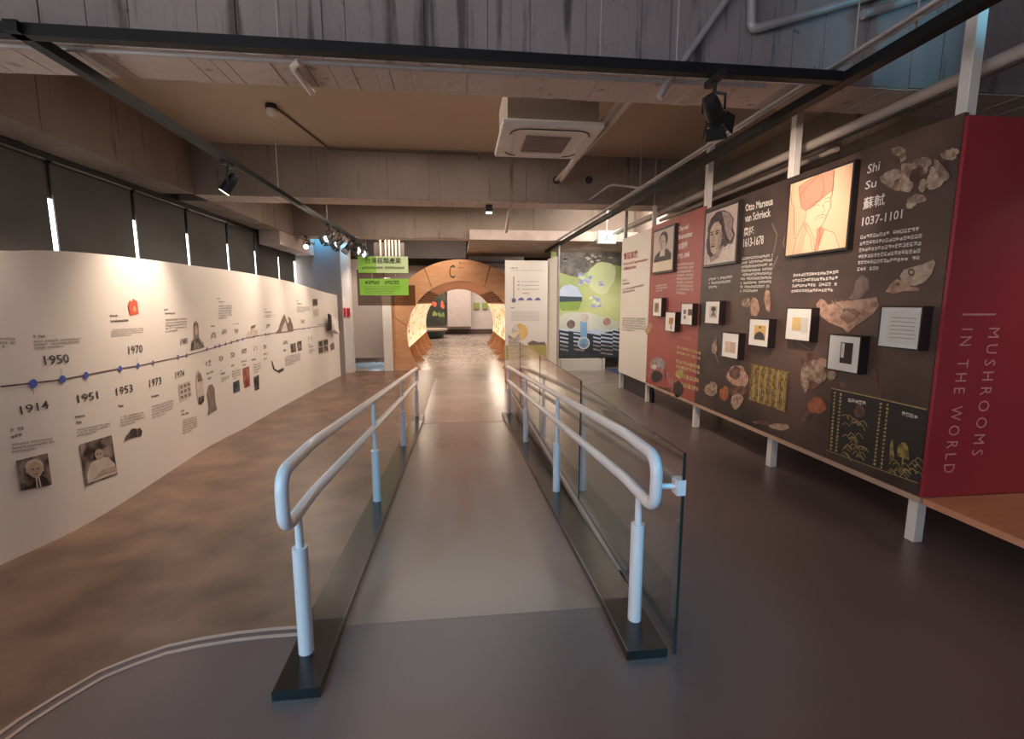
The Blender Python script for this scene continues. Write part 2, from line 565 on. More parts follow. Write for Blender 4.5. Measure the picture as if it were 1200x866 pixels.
# slab-edge trim under the glass
mb = MB().box((0.930, 2.6, -0.03), (0.956, 9.2, 0.006))
struct(mb.build('trim_3', mat('slab_edge_trim', '#a79a8e', 0.45)))
# ramp head and foot joints
struct(MB().box((-0.575, YR1 - 0.006, ZL - .004), (0.735, YR1 + 0.006, ZL + 0.004)).build('trim_4', M_STRIP))

# ceiling slabs and beams
MB_ = MB().box((-6.5, -4.2, 3.78), (6, 33, 3.95))
struct(MB_.build('ceiling', M_SLAB))


def beam(y0, y1, z0, z1, x0, x1, m, name, boards=True, step=0.115):
    mb = MB()
    x = x0
    while x < x1 - 1e-4:
        w = min(step * random.uniform(0.75, 1.3), x1 - x)
        dy = random.uniform(-0.006, 0.006); dz = random.uniform(-0.004, 0.004)
        g = 0.004 if random.random() < 0.4 else 0.0
        mb.box((x, y0 + dy, z0 + dz), (x + w - g, y1 + dy * .5, z1), 0)
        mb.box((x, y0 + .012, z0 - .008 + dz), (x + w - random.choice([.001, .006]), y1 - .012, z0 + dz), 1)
        if g: mb.box((x + w - g, y0 + 0.018, z0 + 0.018), (x + w, y1 - .01, z1), 2)
        x += w
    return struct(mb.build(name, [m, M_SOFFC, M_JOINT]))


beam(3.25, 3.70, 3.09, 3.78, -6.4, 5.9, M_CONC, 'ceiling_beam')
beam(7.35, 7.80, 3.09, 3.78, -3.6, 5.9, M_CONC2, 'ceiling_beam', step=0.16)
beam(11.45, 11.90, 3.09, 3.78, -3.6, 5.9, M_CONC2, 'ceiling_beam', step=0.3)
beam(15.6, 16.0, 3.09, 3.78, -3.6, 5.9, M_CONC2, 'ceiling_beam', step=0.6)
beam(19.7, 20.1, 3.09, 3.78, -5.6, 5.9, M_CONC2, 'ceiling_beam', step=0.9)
# edge beam along the windows on the left, and along the right
for name, x0, x1, ya in (('ceiling_beam', -4.05, -3.6, 13.0), ('ceiling_beam', 4.25, 4.7, 13.0)):
    mb = MB()
    for (s, e) in ((-4.2, 3.24), (3.71, 7.34), (7.81, 11.44), (11.91, 15.5)):
        if s > ya: break
        y = s
        while y < e - 1e-3:
            w = min(random.uniform(0.25, 0.45), e - y)
            d = random.uniform(-.004, .004)
            mb.box((x0 + d, y, 3.09 + d), (x1 + d, y + w, 3.78), 0)
            y += w
    struct(mb.build(name, [M_CONC2, M_CONC]))
# dropped lintel at the far end of the window band
struct(MB().box((-4.02, 10.6, 2.80), (-3.62, 13.0, 3.085)).build('ceiling_lintel', M_SOFF))

# left wall with a window band, seen only through the slits between the blinds
mb = MB()
mb.box((-4.35, -4.2, -0.5), (-4.12, 18, 0.7)).box((-4.35, -4.2, 2.66), (-4.12, 18, 3.78))
struct(mb.build('wall_left', M_WALLD))
win = MB().box((-4.20, -4.2, 0.7), (-4.16, 13.2, 2.66)).build('window_1', M_SLIT)
struct(win)
# other walls that close the hall
struct(MB().box((5.6, -4.2, -0.5), (5.8, 13.7, 3.78)).build('wall_right', mat('wall_right_beige', '#8d7a6a', 0.8)))
struct(MB().box((-6.5, -4.4, 0), (6, -4.2, 3.78)).build('wall_near', M_WALLD))
struct(MB().box((-6.5, 30.0, ZL), (6, 30.2, 3.78)).build('wall_far', mat('wall_far_white', '#cfc4bc', 0.7)))
struct(MB().box((-5.2, 18.0, -0.5), (-5.0, 30, 3.78)).build('wall_far_left', M_WALLD))
struct(MB().box((-5.0, 30.0 - 0.03, ZL), (5.9, 30.0 - 0.001, ZL + 0.30)).build('baseboard_far', mat('skirting_brown', '#5a4740', 0.5)))
struct(MB().box((5.0, 13.8, -0.5), (5.2, 30, 3.78)).build('wall_far_right', M_WALLD))

# partition behind the timeline's far end, lit blue
struct(MB().box((-4.1, 13.02, ZL), (-3.0, 13.12, 3.32)).build('wall_partition', mat('partition_grey', '#8d8583', 0.7)))
struct(MB().box((-3.20, 13.55, ZL), (-2.90, 13.85, 3.30)).build('wall_pilaster', mat('pilaster_white', '#d8d0cb', 0.6)))
spot_light('partition_blue_lamp', (-3.42, 12.70, 3.40), (-3.50, 13.0, 2.7), 30, (0.12, 0.55, 1.0), 100, 0.7, 0.02)
spot_light('pilaster_blue_lamp', (-3.0, 13.2, 3.30), (-3.02, 13.6, 2.7), 14, (0.2, 0.6, 1.0), 90, 0.7, 0.02)
for i, xx in enumerate((-3.92, -3.74, -3.58)):
    tag(MB().box((xx, 13.0, 3.33), (xx + (.05, .09, .05)[i], 13.06, 3.77)).build('steel_stud', M_PIPE),
        ('narrow pale steel stud above the blue-lit partition, nearest the windows', 'wider pale steel stud above the blue-lit partition, middle of three',
         'narrow pale steel stud above the blue-lit partition, nearest the white pilaster')[i], 'stud', 'studs above the partition')

# roller blinds with slits of daylight between them
ys = [5.53, 6.81, 8.02, 9.32, 10.50, 11.80, 12.87]
edges = [1.7, 2.95, 4.25] + ys
words = ['first', 'second', 'third', 'fourth', 'fifth', 'sixth', 'seventh']
for i in range(len(edges) - 1):
    a, b = edges[i] + 0.045, edges[i + 1] - 0.035
    t = thing('roller_blind', (-4.09, (a + b) / 2, 0.9), '', 'blind', 'roller blinds over the left windows')
    MB().box((-4.10, a + .0, 0.9), (-4.085, b, 3.0)).build('blind_fabric', M_BLIND, t)
    MB().tube([(-4.085, a, 3.03), (-4.085, b, 3.03)], 0.03, 8).build('blind_roller', M_BLACK, t)
    MB().box((-4.105, a, 0.88), (-4.08, b, 0.92)).build('bottom_bar', M_BLACK, t)
    if i < 2: lab = ('dark roller blind past the left edge, two blinds before the first light slit', 'dark roller blind at the left edge, ending well short of the first light slit')[i]
    elif i == 2: lab = 'dark grey roller blind just left of the leftmost slit of daylight'
    else: lab = 'dark grey roller blind between the %s and %s slits of daylight from the left' % (words[i - 3], words[i - 2])
    t['label'] = lab
struct(MB().box((-4.12, -4.2, 3.02), (-4.06, 13.0, 3.088)).build('trim_5', M_BLACK))

# ================================================================== TIMELINE WALL
WPTS = [(0.9, -2.55), (1.5, -2.70), (2.3, -2.84), (3.19, -2.922), (3.458, -2.882), (3.826, -2.872), (4.402, -2.933), (5.287, -3.072), (6.572, -3.25), (8.03, -3.297), (10.03, -3.254), (12.0, -3.17), (13.05, -3.109), (14.45, -3.045)]
WTOP = [(0.9, 1.90), (3.46, 1.93), (3.83, 1.97), (4.4, 2.0), (5.29, 2.03), (6.57, 2.06), (8.03, 2.07), (10.03, 2.01), (12.0, 1.86), (13.05, 1.80), (14.45, 1.72)]


def interp(tab, y):
    if y <= tab[0][0]: return tab[0][1]
    for i in range(len(tab) - 1):
        a, b = tab[i], tab[i + 1]
        if y <= b[0]:
            t = (y - a[0]) / (b[0] - a[0])
            m0 = (tab[min(i + 1, len(tab) - 1)][1] - tab[max(i - 1, 0)][1]) / (tab[min(i + 1, len(tab) - 1)][0] - tab[max(i - 1, 0)][0])
            j = min(i + 2, len(tab) - 1)
            m1 = (tab[j][1] - tab[i][1]) / (tab[j][0] - tab[i][0])
            h = b[0] - a[0]
            return (2 * t ** 3 - 3 * t * t + 1) * a[1] + (t ** 3 - 2 * t * t + t) * h * m0 + (-2 * t ** 3 + 3 * t * t) * b[1] + (t ** 3 - t * t) * h * m1
    return tab[-1][1]


def wx(y): return interp(WPTS, y)


class Curved:
    def uv(s, px, py):
        d = ray(px, py)
        lo, hi = 1.0, 14.4
        for k in range(50):
            mid = (lo + hi) / 2
            if d.x / d.y * mid < wx(mid): hi = mid       # ray already behind the wall
            else: lo = mid
        y = (lo + hi) / 2; t = y / d.y
        return (y, EYE + d.z * t)
    def pt(s, a, z, e):
        m = (wx(a + .02) - wx(a - .02)) / .04
        n = Vector((1, -m, 0)).normalized()
        return Vector((wx(a), a, z)) + n * e


CW = Curved()
mb = MB()
N = 90
rows = [[], [], [], []]
for i in range(N + 1):
    y = 0.9 + (14.45 - 0.9) * i / N
    f0 = CW.pt(y, 0, 0.0); b0 = CW.pt(y, 0, -0.07)
    zt = interp(WTOP, y); zb = fz(y) - 0.0
    rows[0].append((f0.x, f0.y, zb)); rows[1].append((f0.x, f0.y, zt)); rows[2].append((b0.x, b0.y, zt)); rows[3].append((b0.x, b0.y, zb))
mb.grid([rows[0], rows[1]]).grid([rows[1], rows[2]]).grid([rows[2], rows[3]])
for k in (0, N):
    mb.add([rows[j][k] for j in range(4)], [(0, 1, 2, 3)])
wall = mb.build('timeline_wall', M_WHITE, smooth=True)
tag(wall, 'long white curved partition printed with a timeline of years and photographs', 'display wall')

# line, dots
linepts = [(0, 453), (38, 449), (72, 445), (100, 439.5), (140, 432), (161, 429), (178.5, 425), (208, 419), (218, 416.5), (240, 410.5), (262, 404), (285, 397), (310, 392), (340, 387), (370, 383), (393, 381)]
dense = []
for i in range(len(linepts) - 1):
    for k in range(4):
        t = k / 4
        dense.append((linepts[i][0] + (linepts[i + 1][0] - linepts[i][0]) * t, linepts[i][1] + (linepts[i + 1][1] - linepts[i][1]) * t))
dense.append(linepts[-1])
line_px(CW, dense, 0.011, M_LINE, wall, 'timeline_line', 0.004)
line_px(CW, [(390, 378.5), (395, 381), (390, 384)], 0.014, M_LINE, wall, 'arrow_head', 0.004)


def disc(surf, px, py, r, m, parent, name, e, n=18):
    a, z = surf.uv(px, py)
    return MB().add([surf.pt(a + r * math.cos(2 * PI * k / n), z + r * math.sin(2 * PI * k / n), e) for k in range(n)], [tuple(range(n))]).build(name, m, parent)


for (px, py, r, m) in ((38, 449.5, .030, M_BLUE), (72.5, 444.5, .029, M_BLUE), (100, 440, .028, M_BLUE), (140, 432, .027, M_BLUE), (161, 428.5, .027, M_BLUE), (178.5, 425, .024, M_LINEB),
                       (208, 418.5, .028, M_LINEB), (218, 416.5, .024, M_LINEB), (242, 409, .024, M_LINEB), (252, 406.5, .024, M_LINEB), (257, 405, .024, M_LINEB), (264, 403, .024, M_LINEB),
                       (271, 401, .024, M_LINEB), (278, 399.2, .024, M_LINEB), (284, 397.5, .024, M_LINEB), (297, 394.6, .024, M_LINEB), (311, 392, .024, M_LINEB), (315, 391.4, .024, M_LINEB),
                       (356, 385.2, .024, M_LINEB), (362, 384.4, .024, M_LINEB)):
    disc(CW, px, py, r, m, wall, 'timeline_dot', 0.007)
for (px, y0, y1) in ((38, 452, 462), (71, 432, 443), (101, 442, 450), (141, 434, 443), (160, 418, 427), (180, 427, 435), (209, 421, 428), (218, 408, 415)):
    line_px(CW, [(px, y0), (px + .6, y1)], 0.004, M_INKG, wall, 'timeline_tick', 0.004)
# year numerals
years = [('1914', (24, 486), (57, 478.5), (22, 476)), ('1950', (52, 428), (81, 425), (50, 417)), ('1951', (91, 472.5), (115, 467), (89.5, 463)), ('1953', (136, 464), (155.5, 459), (135, 454.5)),
         ('1970', (150.5, 415.5), (167, 413), (149.5, 405.8)), ('1973', (175, 454), (189, 450), (174.3, 445)), ('1974', (205.5, 444), (215.8, 440.5), (205, 436.3)), ('1980', (211.5, 404.5), (219.5, 402.5), (211.2, 397.3))]
for t, bl, br, tl in years:
    lettering(CW, t, bl, br, tl, M_INK, wall, 0.004, 0.006, 'year_numeral')
for (x, y, w, h, sl) in ((241, 430, 6, 7, -1.6), (256.5, 424, 5, 6.5, -1.2), (270, 419.5, 5, 6, -1.2), (283, 415, 6, 6, -1), (247, 397, 6, 7, -1), (260, 392.5, 5.5, 6, -1), (274.5, 391, 4.5, 5.5, -.7), (296, 411.5, 5, 5.5, -.8),
                         (308.5, 409, 5, 5, -.8), (311.5, 385, 5, 5, -.5), (332, 404, 5, 5, -.5), (352.5, 379.5, 4.5, 4.5, -.4), (361, 399.5, 4.5, 4.5, -.4)):
    para(CW, (x, y), (x + w, y + sl), (x, y - h), 1, M_INKG, wall, 0.004, 0.95, 1.0, 4, 'year_numeral')
# headings and text blocks  (x0, y_bottom_left, width, slope, height, rows, material)
for (x, y, w, sl, h, r, m) in (
        (39, 398, 24, -1.5, 5, 1, M_INK), (40, 411, 55, -4.5, 12, 3, M_INKG), (-8, 410, 26, -1, 14, 3, M_INKG),
        (12, 508, 26, -5, 5.5, 1, M_INK), (13, 516, 24, -4.5, 6, 1, M_INK), (14, 533, 50, -9, 13, 3, M_INKG),
        (88, 492, 20, -3.5, 4.5, 1, M_INK), (89, 499, 13, -2.5, 5, 1, M_INK), (90, 513, 39, -9, 10, 3, M_INKG),
        (138.5, 479, 12, -2, 4.5, 1, M_INK), (141, 501, 28, -7, 13, 4, M_INKG),
        (128.5, 372.5, 16, -.5, 3.5, 1, M_INK), (129, 380, 35, -2, 5, 1, M_INK), (130, 396, 38, -3, 10, 4, M_INKG),
        (177, 468, 16, -4, 4, 1, M_INK), (178, 492, 25, -9, 16, 5, M_INKG),
        (192, 365, 8, -.3, 3, 1, M_INK), (193, 370, 22, -.8, 3.5, 1, M_INK), (194, 391, 25, -3, 17, 5, M_INKG),
        (212, 484, 7, -2, 3, 1, M_INK), (212.5, 489, 15, -4.5, 4, 1, M_INK), (214, 510, 17, -6, 18, 6, M_INKG),
        (242, 441, 14, -5, 4, 1, M_INK), (243.5, 447, 7, -3, 4, 1, M_INK), (258, 437, 4, -1, 2.5, 1, M_INK), (258.5, 441, 9, -3, 3.5, 1, M_INK), (259, 449, 10, -3.5, 6, 3, M_INKG),
        (271, 431, 7, -2.5, 3.2, 1, M_INK), (272, 446, 10, -3, 11, 4, M_INKG), (283, 426, 10, -3, 2.6, 1, M_INK), (284, 430, 7, -2, 2.6, 1, M_INK),
        (255, 352, 5, 0, 3, 1, M_INK), (256, 355.5, 12, -.3, 2.5, 1, M_INK), (256, 375, 16, -1.5, 17, 6, M_INKG), (247, 384.5, 8, -1, 3, 1, M_INK), (273, 381, 12, -.6, 2, 1, M_INKG),
        (295, 424, 8, -2, 3, 1, M_INK), (297, 439, 9, -3, 12, 4, M_INKG), (309, 417, 9, -2, 2.6, 1, M_INK), (309, 423, 7, -2, 3, 1, M_INK), (309.5, 364, 4, 0, 2.5, 1, M_INK), (310, 367.5, 14, -.3, 2.5, 1, M_INK), (310, 373, 13, -.6, 4, 2, M_INKG),
        (347.5, 354.5, 3, 0, 2.4, 1, M_INK), (348, 357.5, 9, 0, 2.2, 1, M_INK), (348, 366.5, 15, -.4, 7, 4, M_INKG), (332, 413.5, 6, -1.5, 3.5, 1, M_INK), (334, 430, 18, -5, 12, 5, M_INKG),
        (361.5, 405.5, 3, -.4, 2.4, 1, M_INK), (362, 408, 9, -1.8, 2.2, 1, M_INK), (362, 415, 7, -1.5, 5, 3, M_INKG), (373, 382, 13, -1, 2.2, 1, M_INK), (383, 387.5, 9, -1, 2, 1, M_INK), (393, 348, 7, 0, 1.6, 1, M_INKG)):
    para(CW, (x, y), (x + w, y + sl), (x - .3, y - h), r, m, wall)


M_PH = [mat('photo_print_sepia', '#2f2624', 0.6, '#9a8a80', 9, 6, contrast=(0.40, 0.62)), mat('photo_print_dark', '#241d1d', 0.6, '#7d6d65', 12, 6, contrast=(0.45, 0.68)),
        mat('photo_print_red', '#7d3328', 0.6, '#b7705a', 12, 6), mat('photo_print_blue', '#59647c', 0.6, '#20242c', 5, 4)]
M_SKIN = mat('print_sepia_skin', '#c2ab9a', 0.6, '#a78f80', 6)
M_SEPIA = mat('print_sepia_mid', '#6f5d55', 0.6, '#857269', 8)
M_PALE = mat('print_pale', '#d7c9bd', 0.6, '#c5b6aa', 8)


def photo(px, m):
    return poly_px(CW, px, m, wall, 'photo_print', 0.005)


def inner(ph, f, pts, m, name, e=0.007, surf=None):
    P = [f(u, v) for u, v in pts]
    return MB().add([(surf or CW).pt(a, z, e) for a, z in P], [tuple(range(len(P)))]).build(name, m, ph)


def ell(cx, cy, rx, ry, n=14, a0=0, a1=2 * PI):
    return [(cx + rx * math.cos(a0 + (a1 - a0) * k / n), cy + ry * math.sin(a0 + (a1 - a0) * k / n)) for k in range(n + (0 if abs(a1 - a0 - 2 * PI) < 1e-6 else 1))]


# 1914 head-and-shoulders photograph
q = [(24, 575), (60, 568), (55, 531), (18, 540)]
ph = photo(q, M_PH[0]); f = affine(CW, q[0], q[1], q[3])
inner(ph, f, [(.1, 0), (.95, 0), (.85, .28), (.6, .42), (.4, .42), (.15, .25)], M_PH[1], 'jacket', .007)
inner(ph, f, [(.45, 0), (.62, .02), (.6, .36), (.47, .36)], M_PALE, 'shirt', .008)
inner(ph, f, [(.50, .0), (.56, .0), (.55, .32), (.51, .32)], M_PH[1], 'necktie', .009)
inner(ph, f, ell(.5, .76, .30, .22), M_PALE, 'hair', .008)
inner(ph, f, ell(.5, .62, .24, .28), M_SKIN, 'face', .009)
for u in (.25, .75): inner(ph, f, ell(u, .60, .05, .09, 10), M_SKIN, 'ear', .0085)
for u in (.41, .59): inner(ph, f, ell(u, .64, .06, .035, 8), M_SEPIA, 'eye', .010)
inner(ph, f, ell(.5, .47, .08, .025, 8), M_SEPIA, 'mouth', .010)
# 1951 photograph: a figure in a light shirt and a hat
q = [(100, 570), (137, 556), (130, 510), (92.5, 521)]
ph = photo(q, M_PH[0]); f = affine(CW, q[0], q[1], q[3])
inner(ph, f, [(.05, .05), (.98, .05), (.95, .3), (.75, .52), (.5, .58), (.2, .5), (.05, .25)], M_PALE, 'shirt', .007)
inner(ph, f, ell(.48, .66, .13, .13), M_SKIN, 'face', .008)
for u in (.43, .53): inner(ph, f, ell(u, .67, .03, .016, 8), M_PH[1], 'eye', .009)
inner(ph, f, [(.05, .72), (.75, .78), (.70, .86), (.5, .9), (.25, .88)], M_PH[1], 'hat', .009)
inner(ph, f, [(.6, .8), (.98, .82), (.98, .98), (.6, .98)], M_SEPIA, 'backdrop', .007)
inner(ph, f, [(.2, .1), (.55, .16), (.95, .12), (.95, .24), (.5, .26)], M_SKIN, 'forearm', .009)
# cut-out prints
poly_px(CW, [(145, 517), (147, 511), (150, 508), (153, 503), (157, 502), (160, 503), (163, 501), (166, 505), (165, 511), (155, 513)], M_PH[1], wall, 'photo_print', .005)
poly_px(CW, [(149.5, 358), (151, 352), (154, 354), (155, 350), (158, 352), (160, 353), (162, 368), (152, 370)], mat('print_poster_red', '#c8432c', 0.6, '#d55a3e', 6), wall, 'poster_print', .005)
disc(CW, 156.5, 362, .028, mat('print_orange', '#e2a06a', 0.6), wall, 'poster_print', .008)
poly_px(CW, [(208.5, 451), (222.5, 446), (224, 464), (211, 472)], M_PALE, wall, 'photo_print', .005)
for a in range(3):
    for b in range(3):
        poly_px(CW, blob_pts(211.8 + a * 4.3 + b * .4, 453.5 + b * 6 - a * 1.6, 1.5, 2.0, 8), M_SEPIA, wall, 'print_motif', .007)
poly_px(CW, [(223, 411), (224, 401), (227, 396), (226.5, 380), (229, 376), (232, 379), (232.5, 395), (235, 399), (236, 407), (237, 399), (239, 407)], M_PH[0], wall, 'photo_print', .005)
poly_px(CW, ell(229, 387, 2.4, 6, 10), M_SKIN, wall, 'photo_print', .007)
poly_px(CW, [(229, 440), (231.5, 433), (234.5, 436), (238, 446), (239, 468), (237, 473), (232, 473), (230, 460)], M_PALE, wall, 'photo_print', .005)
poly_px(CW, [(232, 466), (238.5, 463), (238.5, 470), (235, 474), (232, 473)], M_PH[1], wall, 'photo_print', .007)
poly_px(CW, [(230.5, 441), (232, 436), (235, 439), (236.5, 446), (231.5, 448)], M_SEPIA, wall, 'photo_print', .007)
poly_px(CW, [(243, 487), (244.5, 478), (242, 462), (244, 452), (248, 450), (251, 455), (252, 470), (254, 480)], mat('print_taupe', '#7d6c66', 0.6, '#8f7d75', 8), wall, 'photo_print', .005)
for q, m in (([(273, 448), (280, 445), (281, 458), (273.5, 461)], M_PH[3]), ([(284, 432), (291.5, 429), (293, 452), (286, 455)], M_PH[2]), ([(297, 442), (303, 439), (303.5, 456), (298.5, 458)], M_PH[1]),
             ([(340, 403.5), (346, 401.5), (347, 412), (341, 413.5)], M_PH[0]), ([(347.5, 401), (353, 399), (353.5, 410), (349, 412)], M_PH[0]),
             ([(366, 350.7), (371.5, 350), (372, 358), (366.3, 359)], M_PH[0]), ([(366.5, 363), (372.5, 361.5), (373.5, 369.5), (367.5, 371)], M_PALE),
             ([(372, 399.5), (383.5, 396), (385, 413), (373, 416)], M_PALE), ([(386.5, 404), (391, 401), (392, 409), (387.5, 411)], M_SEPIA)):
    photo(q, m)
for a, b in ((0, 0), (1, 0), (0, 1), (1, 1)):
    x, y = 373 + a * 5.8, 400.5 + b * 7.3 - a * 1.6
    poly_px(CW, [(x, y), (x + 5, y - 1.4), (x + 5.3, y + 5), (x + .4, y + 6.4)], M_PH[1] if (a + b) % 2 else M_PH[0], wall, 'photo_print', .008)
poly_px(CW, [(288, 396), (291, 388), (293, 390), (295, 382), (299, 380), (298, 387), (301, 386), (302, 393)], M_PALE, wall, 'photo_print', .006)
poly_px(CW, [(294, 382), (299.5, 380.3), (298, 384), (295, 385)], M_SEPIA, wall, 'photo_print', .008)
poly_px(CW, [(322, 391), (326, 386), (328, 379), (331, 371), (333, 368), (335, 374), (337, 380), (339, 376), (337, 371), (340, 373), (343, 382), (343.5, 388), (338, 389)], M_SEPIA, wall, 'photo_print', .006)
poly_px(CW, [(329, 389), (331, 382), (334, 376), (335.5, 382), (337, 388)], M_PALE, wall, 'photo_print', .008)
poly_px(CW, [(317.5, 422), (319, 424), (321.5, 432), (325, 434), (332, 431), (332.5, 434), (327, 437), (320, 433)], M_PH[1], wall, 'photo_print', .006)

# leaflet holder and red alarm plate on the far end
o = thing('leaflet_holder', (-3.05, 13.2, 0.7), 'small white leaflet holder with dark side on the far end of the timeline wall', 'holder')
p = on_x(399, 385, -3.03)
MB().hexa([(-3.10, 12.0, p[2]), (-2.98, 12.1, p[2]), (-2.98, 12.55, p[2] - .12), (-3.10, 12.55, p[2] - .12), (-3.10, 11.95, p[2] + .42), (-3.05, 12.0, p[2] + .42), (-3.0, 12.45, p[2] + .22), (-3.10, 12.45, p[2] + .22)]).build('tray', M_WHITE, o)
MB().hexa([(-3.09, 11.99, p[2] + .0), (-3.02, 11.985, p[2] - .0), (-3.02, 12.0, p[2] + .36), (-3.09, 12.0, p[2] + .36), (-3.09, 11.90, p[2] + .0), (-3.02, 11.90, p[2]), (-3.05, 11.93, p[2] + .40), (-3.09, 11.93, p[2] + .40)]).build('leaflet_stack', M_INK, o)
o.location = o.location
for i, (px, w) in enumerate(((403.5, .07), (408.5, .08))):
    p = on_y(px, 366, 13.54)
    tag(MB().box((p[0] - w / 2, 13.52, p[2] - .12), (p[0] + w / 2, 13.548, p[2] + .12)).build('alarm_plate', mat('alarm_red', '#b3202c', 0.4)),
        ('red alarm plate on the white pilaster, the left one of the pair', 'red alarm plate on the white pilaster, the right one of the pair')[i], 'sign', 'red plates on the pilaster')

# ================================================================== RAMP CURBS, RAILS, GLASS
for nm, x0, x1, ya, yb, lab in (('ramp_curb', -0.772, -0.582, 1.83, 8.05, 'long black curb along the left side of the ramp'), ('ramp_curb', 0.735, 0.926, 1.885, 8.05, 'long black curb along the right side of the ramp')):
    mb = MB()
    ysq = [ya, YR0, YR1, yb]
    rows = []
    for k, y in enumerate(ysq):
        h = 0.045
        z = fz(y)
        rows.append([(x0, y, z), (x0, y, z + h), (x1, y, z + h), (x1, y, z)])
    mb.grid(rows); mb.add(rows[0], [(0, 1, 2, 3)]); mb.add(rows[-1], [(3, 2, 1, 0)])
    tag(bevel(mb.build(nm, M_CURB), 0.006), lab, 'curb')


def fillet(pts, r, n=6):
    pts = [Vector(p) for p in pts]
    out = [pts[0]]
    for i in range(1, len(pts) - 1):
        a, b, c = pts[i - 1], pts[i], pts[i + 1]
        d1 = (a - b); d2 = (c - b)
        rr = min(r[i] if isinstance(r, dict) and i in r else (r if not isinstance(r, dict) else 0.02), d1.length * .49, d2.length * .49)
        p0 = b + d1.normalized() * rr; p1 = b + d2.normalized() * rr
        for k in range(n + 1):
            t = k / n
            out.append(p0 * (1 - t) ** 2 + b * 2 * t * (1 - t) + p1 * t * t)
    out.append(pts[-1])
    return out


def handrail(x, ya, yend, posts, lab, side):
    t = thing('handrail', (x, 4.5, fz(4.5)), lab, 'handrail', 'handrails of the ramp')
    def ztop(y): return 0.935 if y < 2.3 else 0.935 - 0.0735 * (y - 2.3)
    dz = 0.235
    zlo = lambda y: ztop(y) - dz - (0.0 if y < 2.3 else 0.0)
    start = (x, ya + 0.25, zlo(ya + .25) - .0)
    path = [(x, yend, zlo(yend) - .03), (x, yend - .3, zlo(yend - .3)), (x, 2.3, zlo(2.3)), (x, ya, zlo(ya)), (x, ya, ztop(ya)), (x, 2.3, ztop(2.3)), (x, yend - .3, ztop(yend - .3)), (x, yend, ztop(yend) - .03)]
    # one bent loop: lower rail, near end bend, upper rail, far end bends back down
    path = path[1:-1]
    far_lo = (x, yend, zlo(yend)); far_hi = (x, yend, ztop(yend))
    path = [(x, yend, (zlo(yend) + ztop(yend)) / 2), far_lo] + path + [far_hi, (x, yend, (zlo(yend) + ztop(yend)) / 2 + .001)]
    pp = fillet(path, 0.085, 8)
    MB().tube(pp, 0.0265, 14).build('rail_loop', M_RAIL, t, smooth=True)
    for y in posts:
        zb = fz(y) + 0.045
        zm = zb + (0.50 if y < 3 else 0.44)
        MB().tube([(x, y, zb), (x, y, zm)], 0.033, 14).build('post_sleeve', M_RAIL, t, smooth=True)
        MB().tube([(x, y, zm - .01), (x, y, ztop(y) - (dz if y < 3 else 0) + .0)], 0.017, 12).build('post', M_RAIL, t, smooth=True)
    return t


hr1 = handrail(-0.70, 1.89, 8.15, (2.05, 3.95, 5.93, 7.95), 'white double-rail handrail on the left curb of the ramp', -1)
hr2 = handrail(0.85, 1.915, 8.15, (2.10, 4.0, 5.93, 8.0), 'white double-rail handrail on the right curb, braced to the glass', 1)
# brace and clamp to the glass
MB().tube([(0.87, 1.925, 0.80), (0.945, 1.925, 0.80)], 0.013, 10).build('glass_brace', M_RAIL, hr2, smooth=True)
MB().box((0.94, 1.895, 0.765), (0.978, 1.955, 0.835)).build('glass_clamp', M_RAIL, hr2)

gl = [(1.90, 3.64, 'foremost clear glass guard panel, standing in front of the ramp\'s right handrail'), (3.66, 5.56, 'second clear glass guard panel from the front along the ramp'),
      (5.58, 7.40, 'third clear glass guard panel from the front along the ramp'), (7.42, 9.15, 'farthest clear glass guard panel, beside the foot of the ramp')]
for i, (a, b, lab) in enumerate(gl):
    t = thing('glass_panel', (XG + .012, (a + b) / 2, 0.0), lab, 'glass panel', 'glass guards beside the ramp')
    zt = (0.955, 0.985, 0.985, 0.985)[i]
    MB().box((XG + .006, a, -0.0 if i == 0 else 0.0), (XG + .016, b, zt)).build('pane', M_GLASS, t)
    e = MB()
    e.box((XG + .005, a - .003, 0), (XG + .017, a + .003, zt + .002)); e.box((XG + .005, a, zt + .0002), (XG + .017, b, zt + .003))
    e.build('glass_edge', M_GEDGE, t)

# ================================================================== RIGHT DISPLAY BOARDS
XB = 2.99
ZB0, ZB1 = 0.342, 2.70


def board(name, ya, yb, m, lab, z0=ZB0, z1=ZB1, cat='display board'):
    return tag(MB().box((XB, ya, z0), (XB + 0.03, yb, z1)).build(name, m), lab, cat, 'display boards on the right')


bw = board('display_board', 7.30, 8.62, M_CREAM, 'cream display board with a crimson title, farthest of the row on the right', 0.32, 2.74)
br = board('display_board', 5.69, 7.297, M_REDP, 'muted red display board between the cream board and the long brown board', 0.342, 2.76)
bd = board('display_board', 2.68, 5.687, M_BRN, 'long dark brown display board printed with mushrooms and gold drawings', 0.342, 2.715)
be = tag(MB().box((2.995, 2.655, 0.342), (4.9, 2.679, 2.69)).build('end_board', M_RED), 'crimson end board with vertical white lettering at the right edge', 'display board')
PB = XPlane(XB)
# platform and pale wooden edge strip
tag(MB().box((3.0, -1.5, 0.295), (4.9, 2.654, 0.338)).build('display_platform', M_SALMON), 'salmon wooden platform in front of the crimson end board', 'platform')
tag(MB().box((2.985, 2.66, 0.300), (3.06, 7.25, 0.338)).build('edge_strip', mat('strip_pale_wood', '#b3917b', 0.5, '#bd9c86', 3)), 'pale wooden strip along the foot of the red and brown boards', 'strip')
tag(MB().box((3.10, 7.30, 0.0), (3.15, 8.62, 0.31)).build('plinth', mat('plinth_navy', '#2f2e33', 0.5)), 'dark plinth under the cream display board', 'plinth')
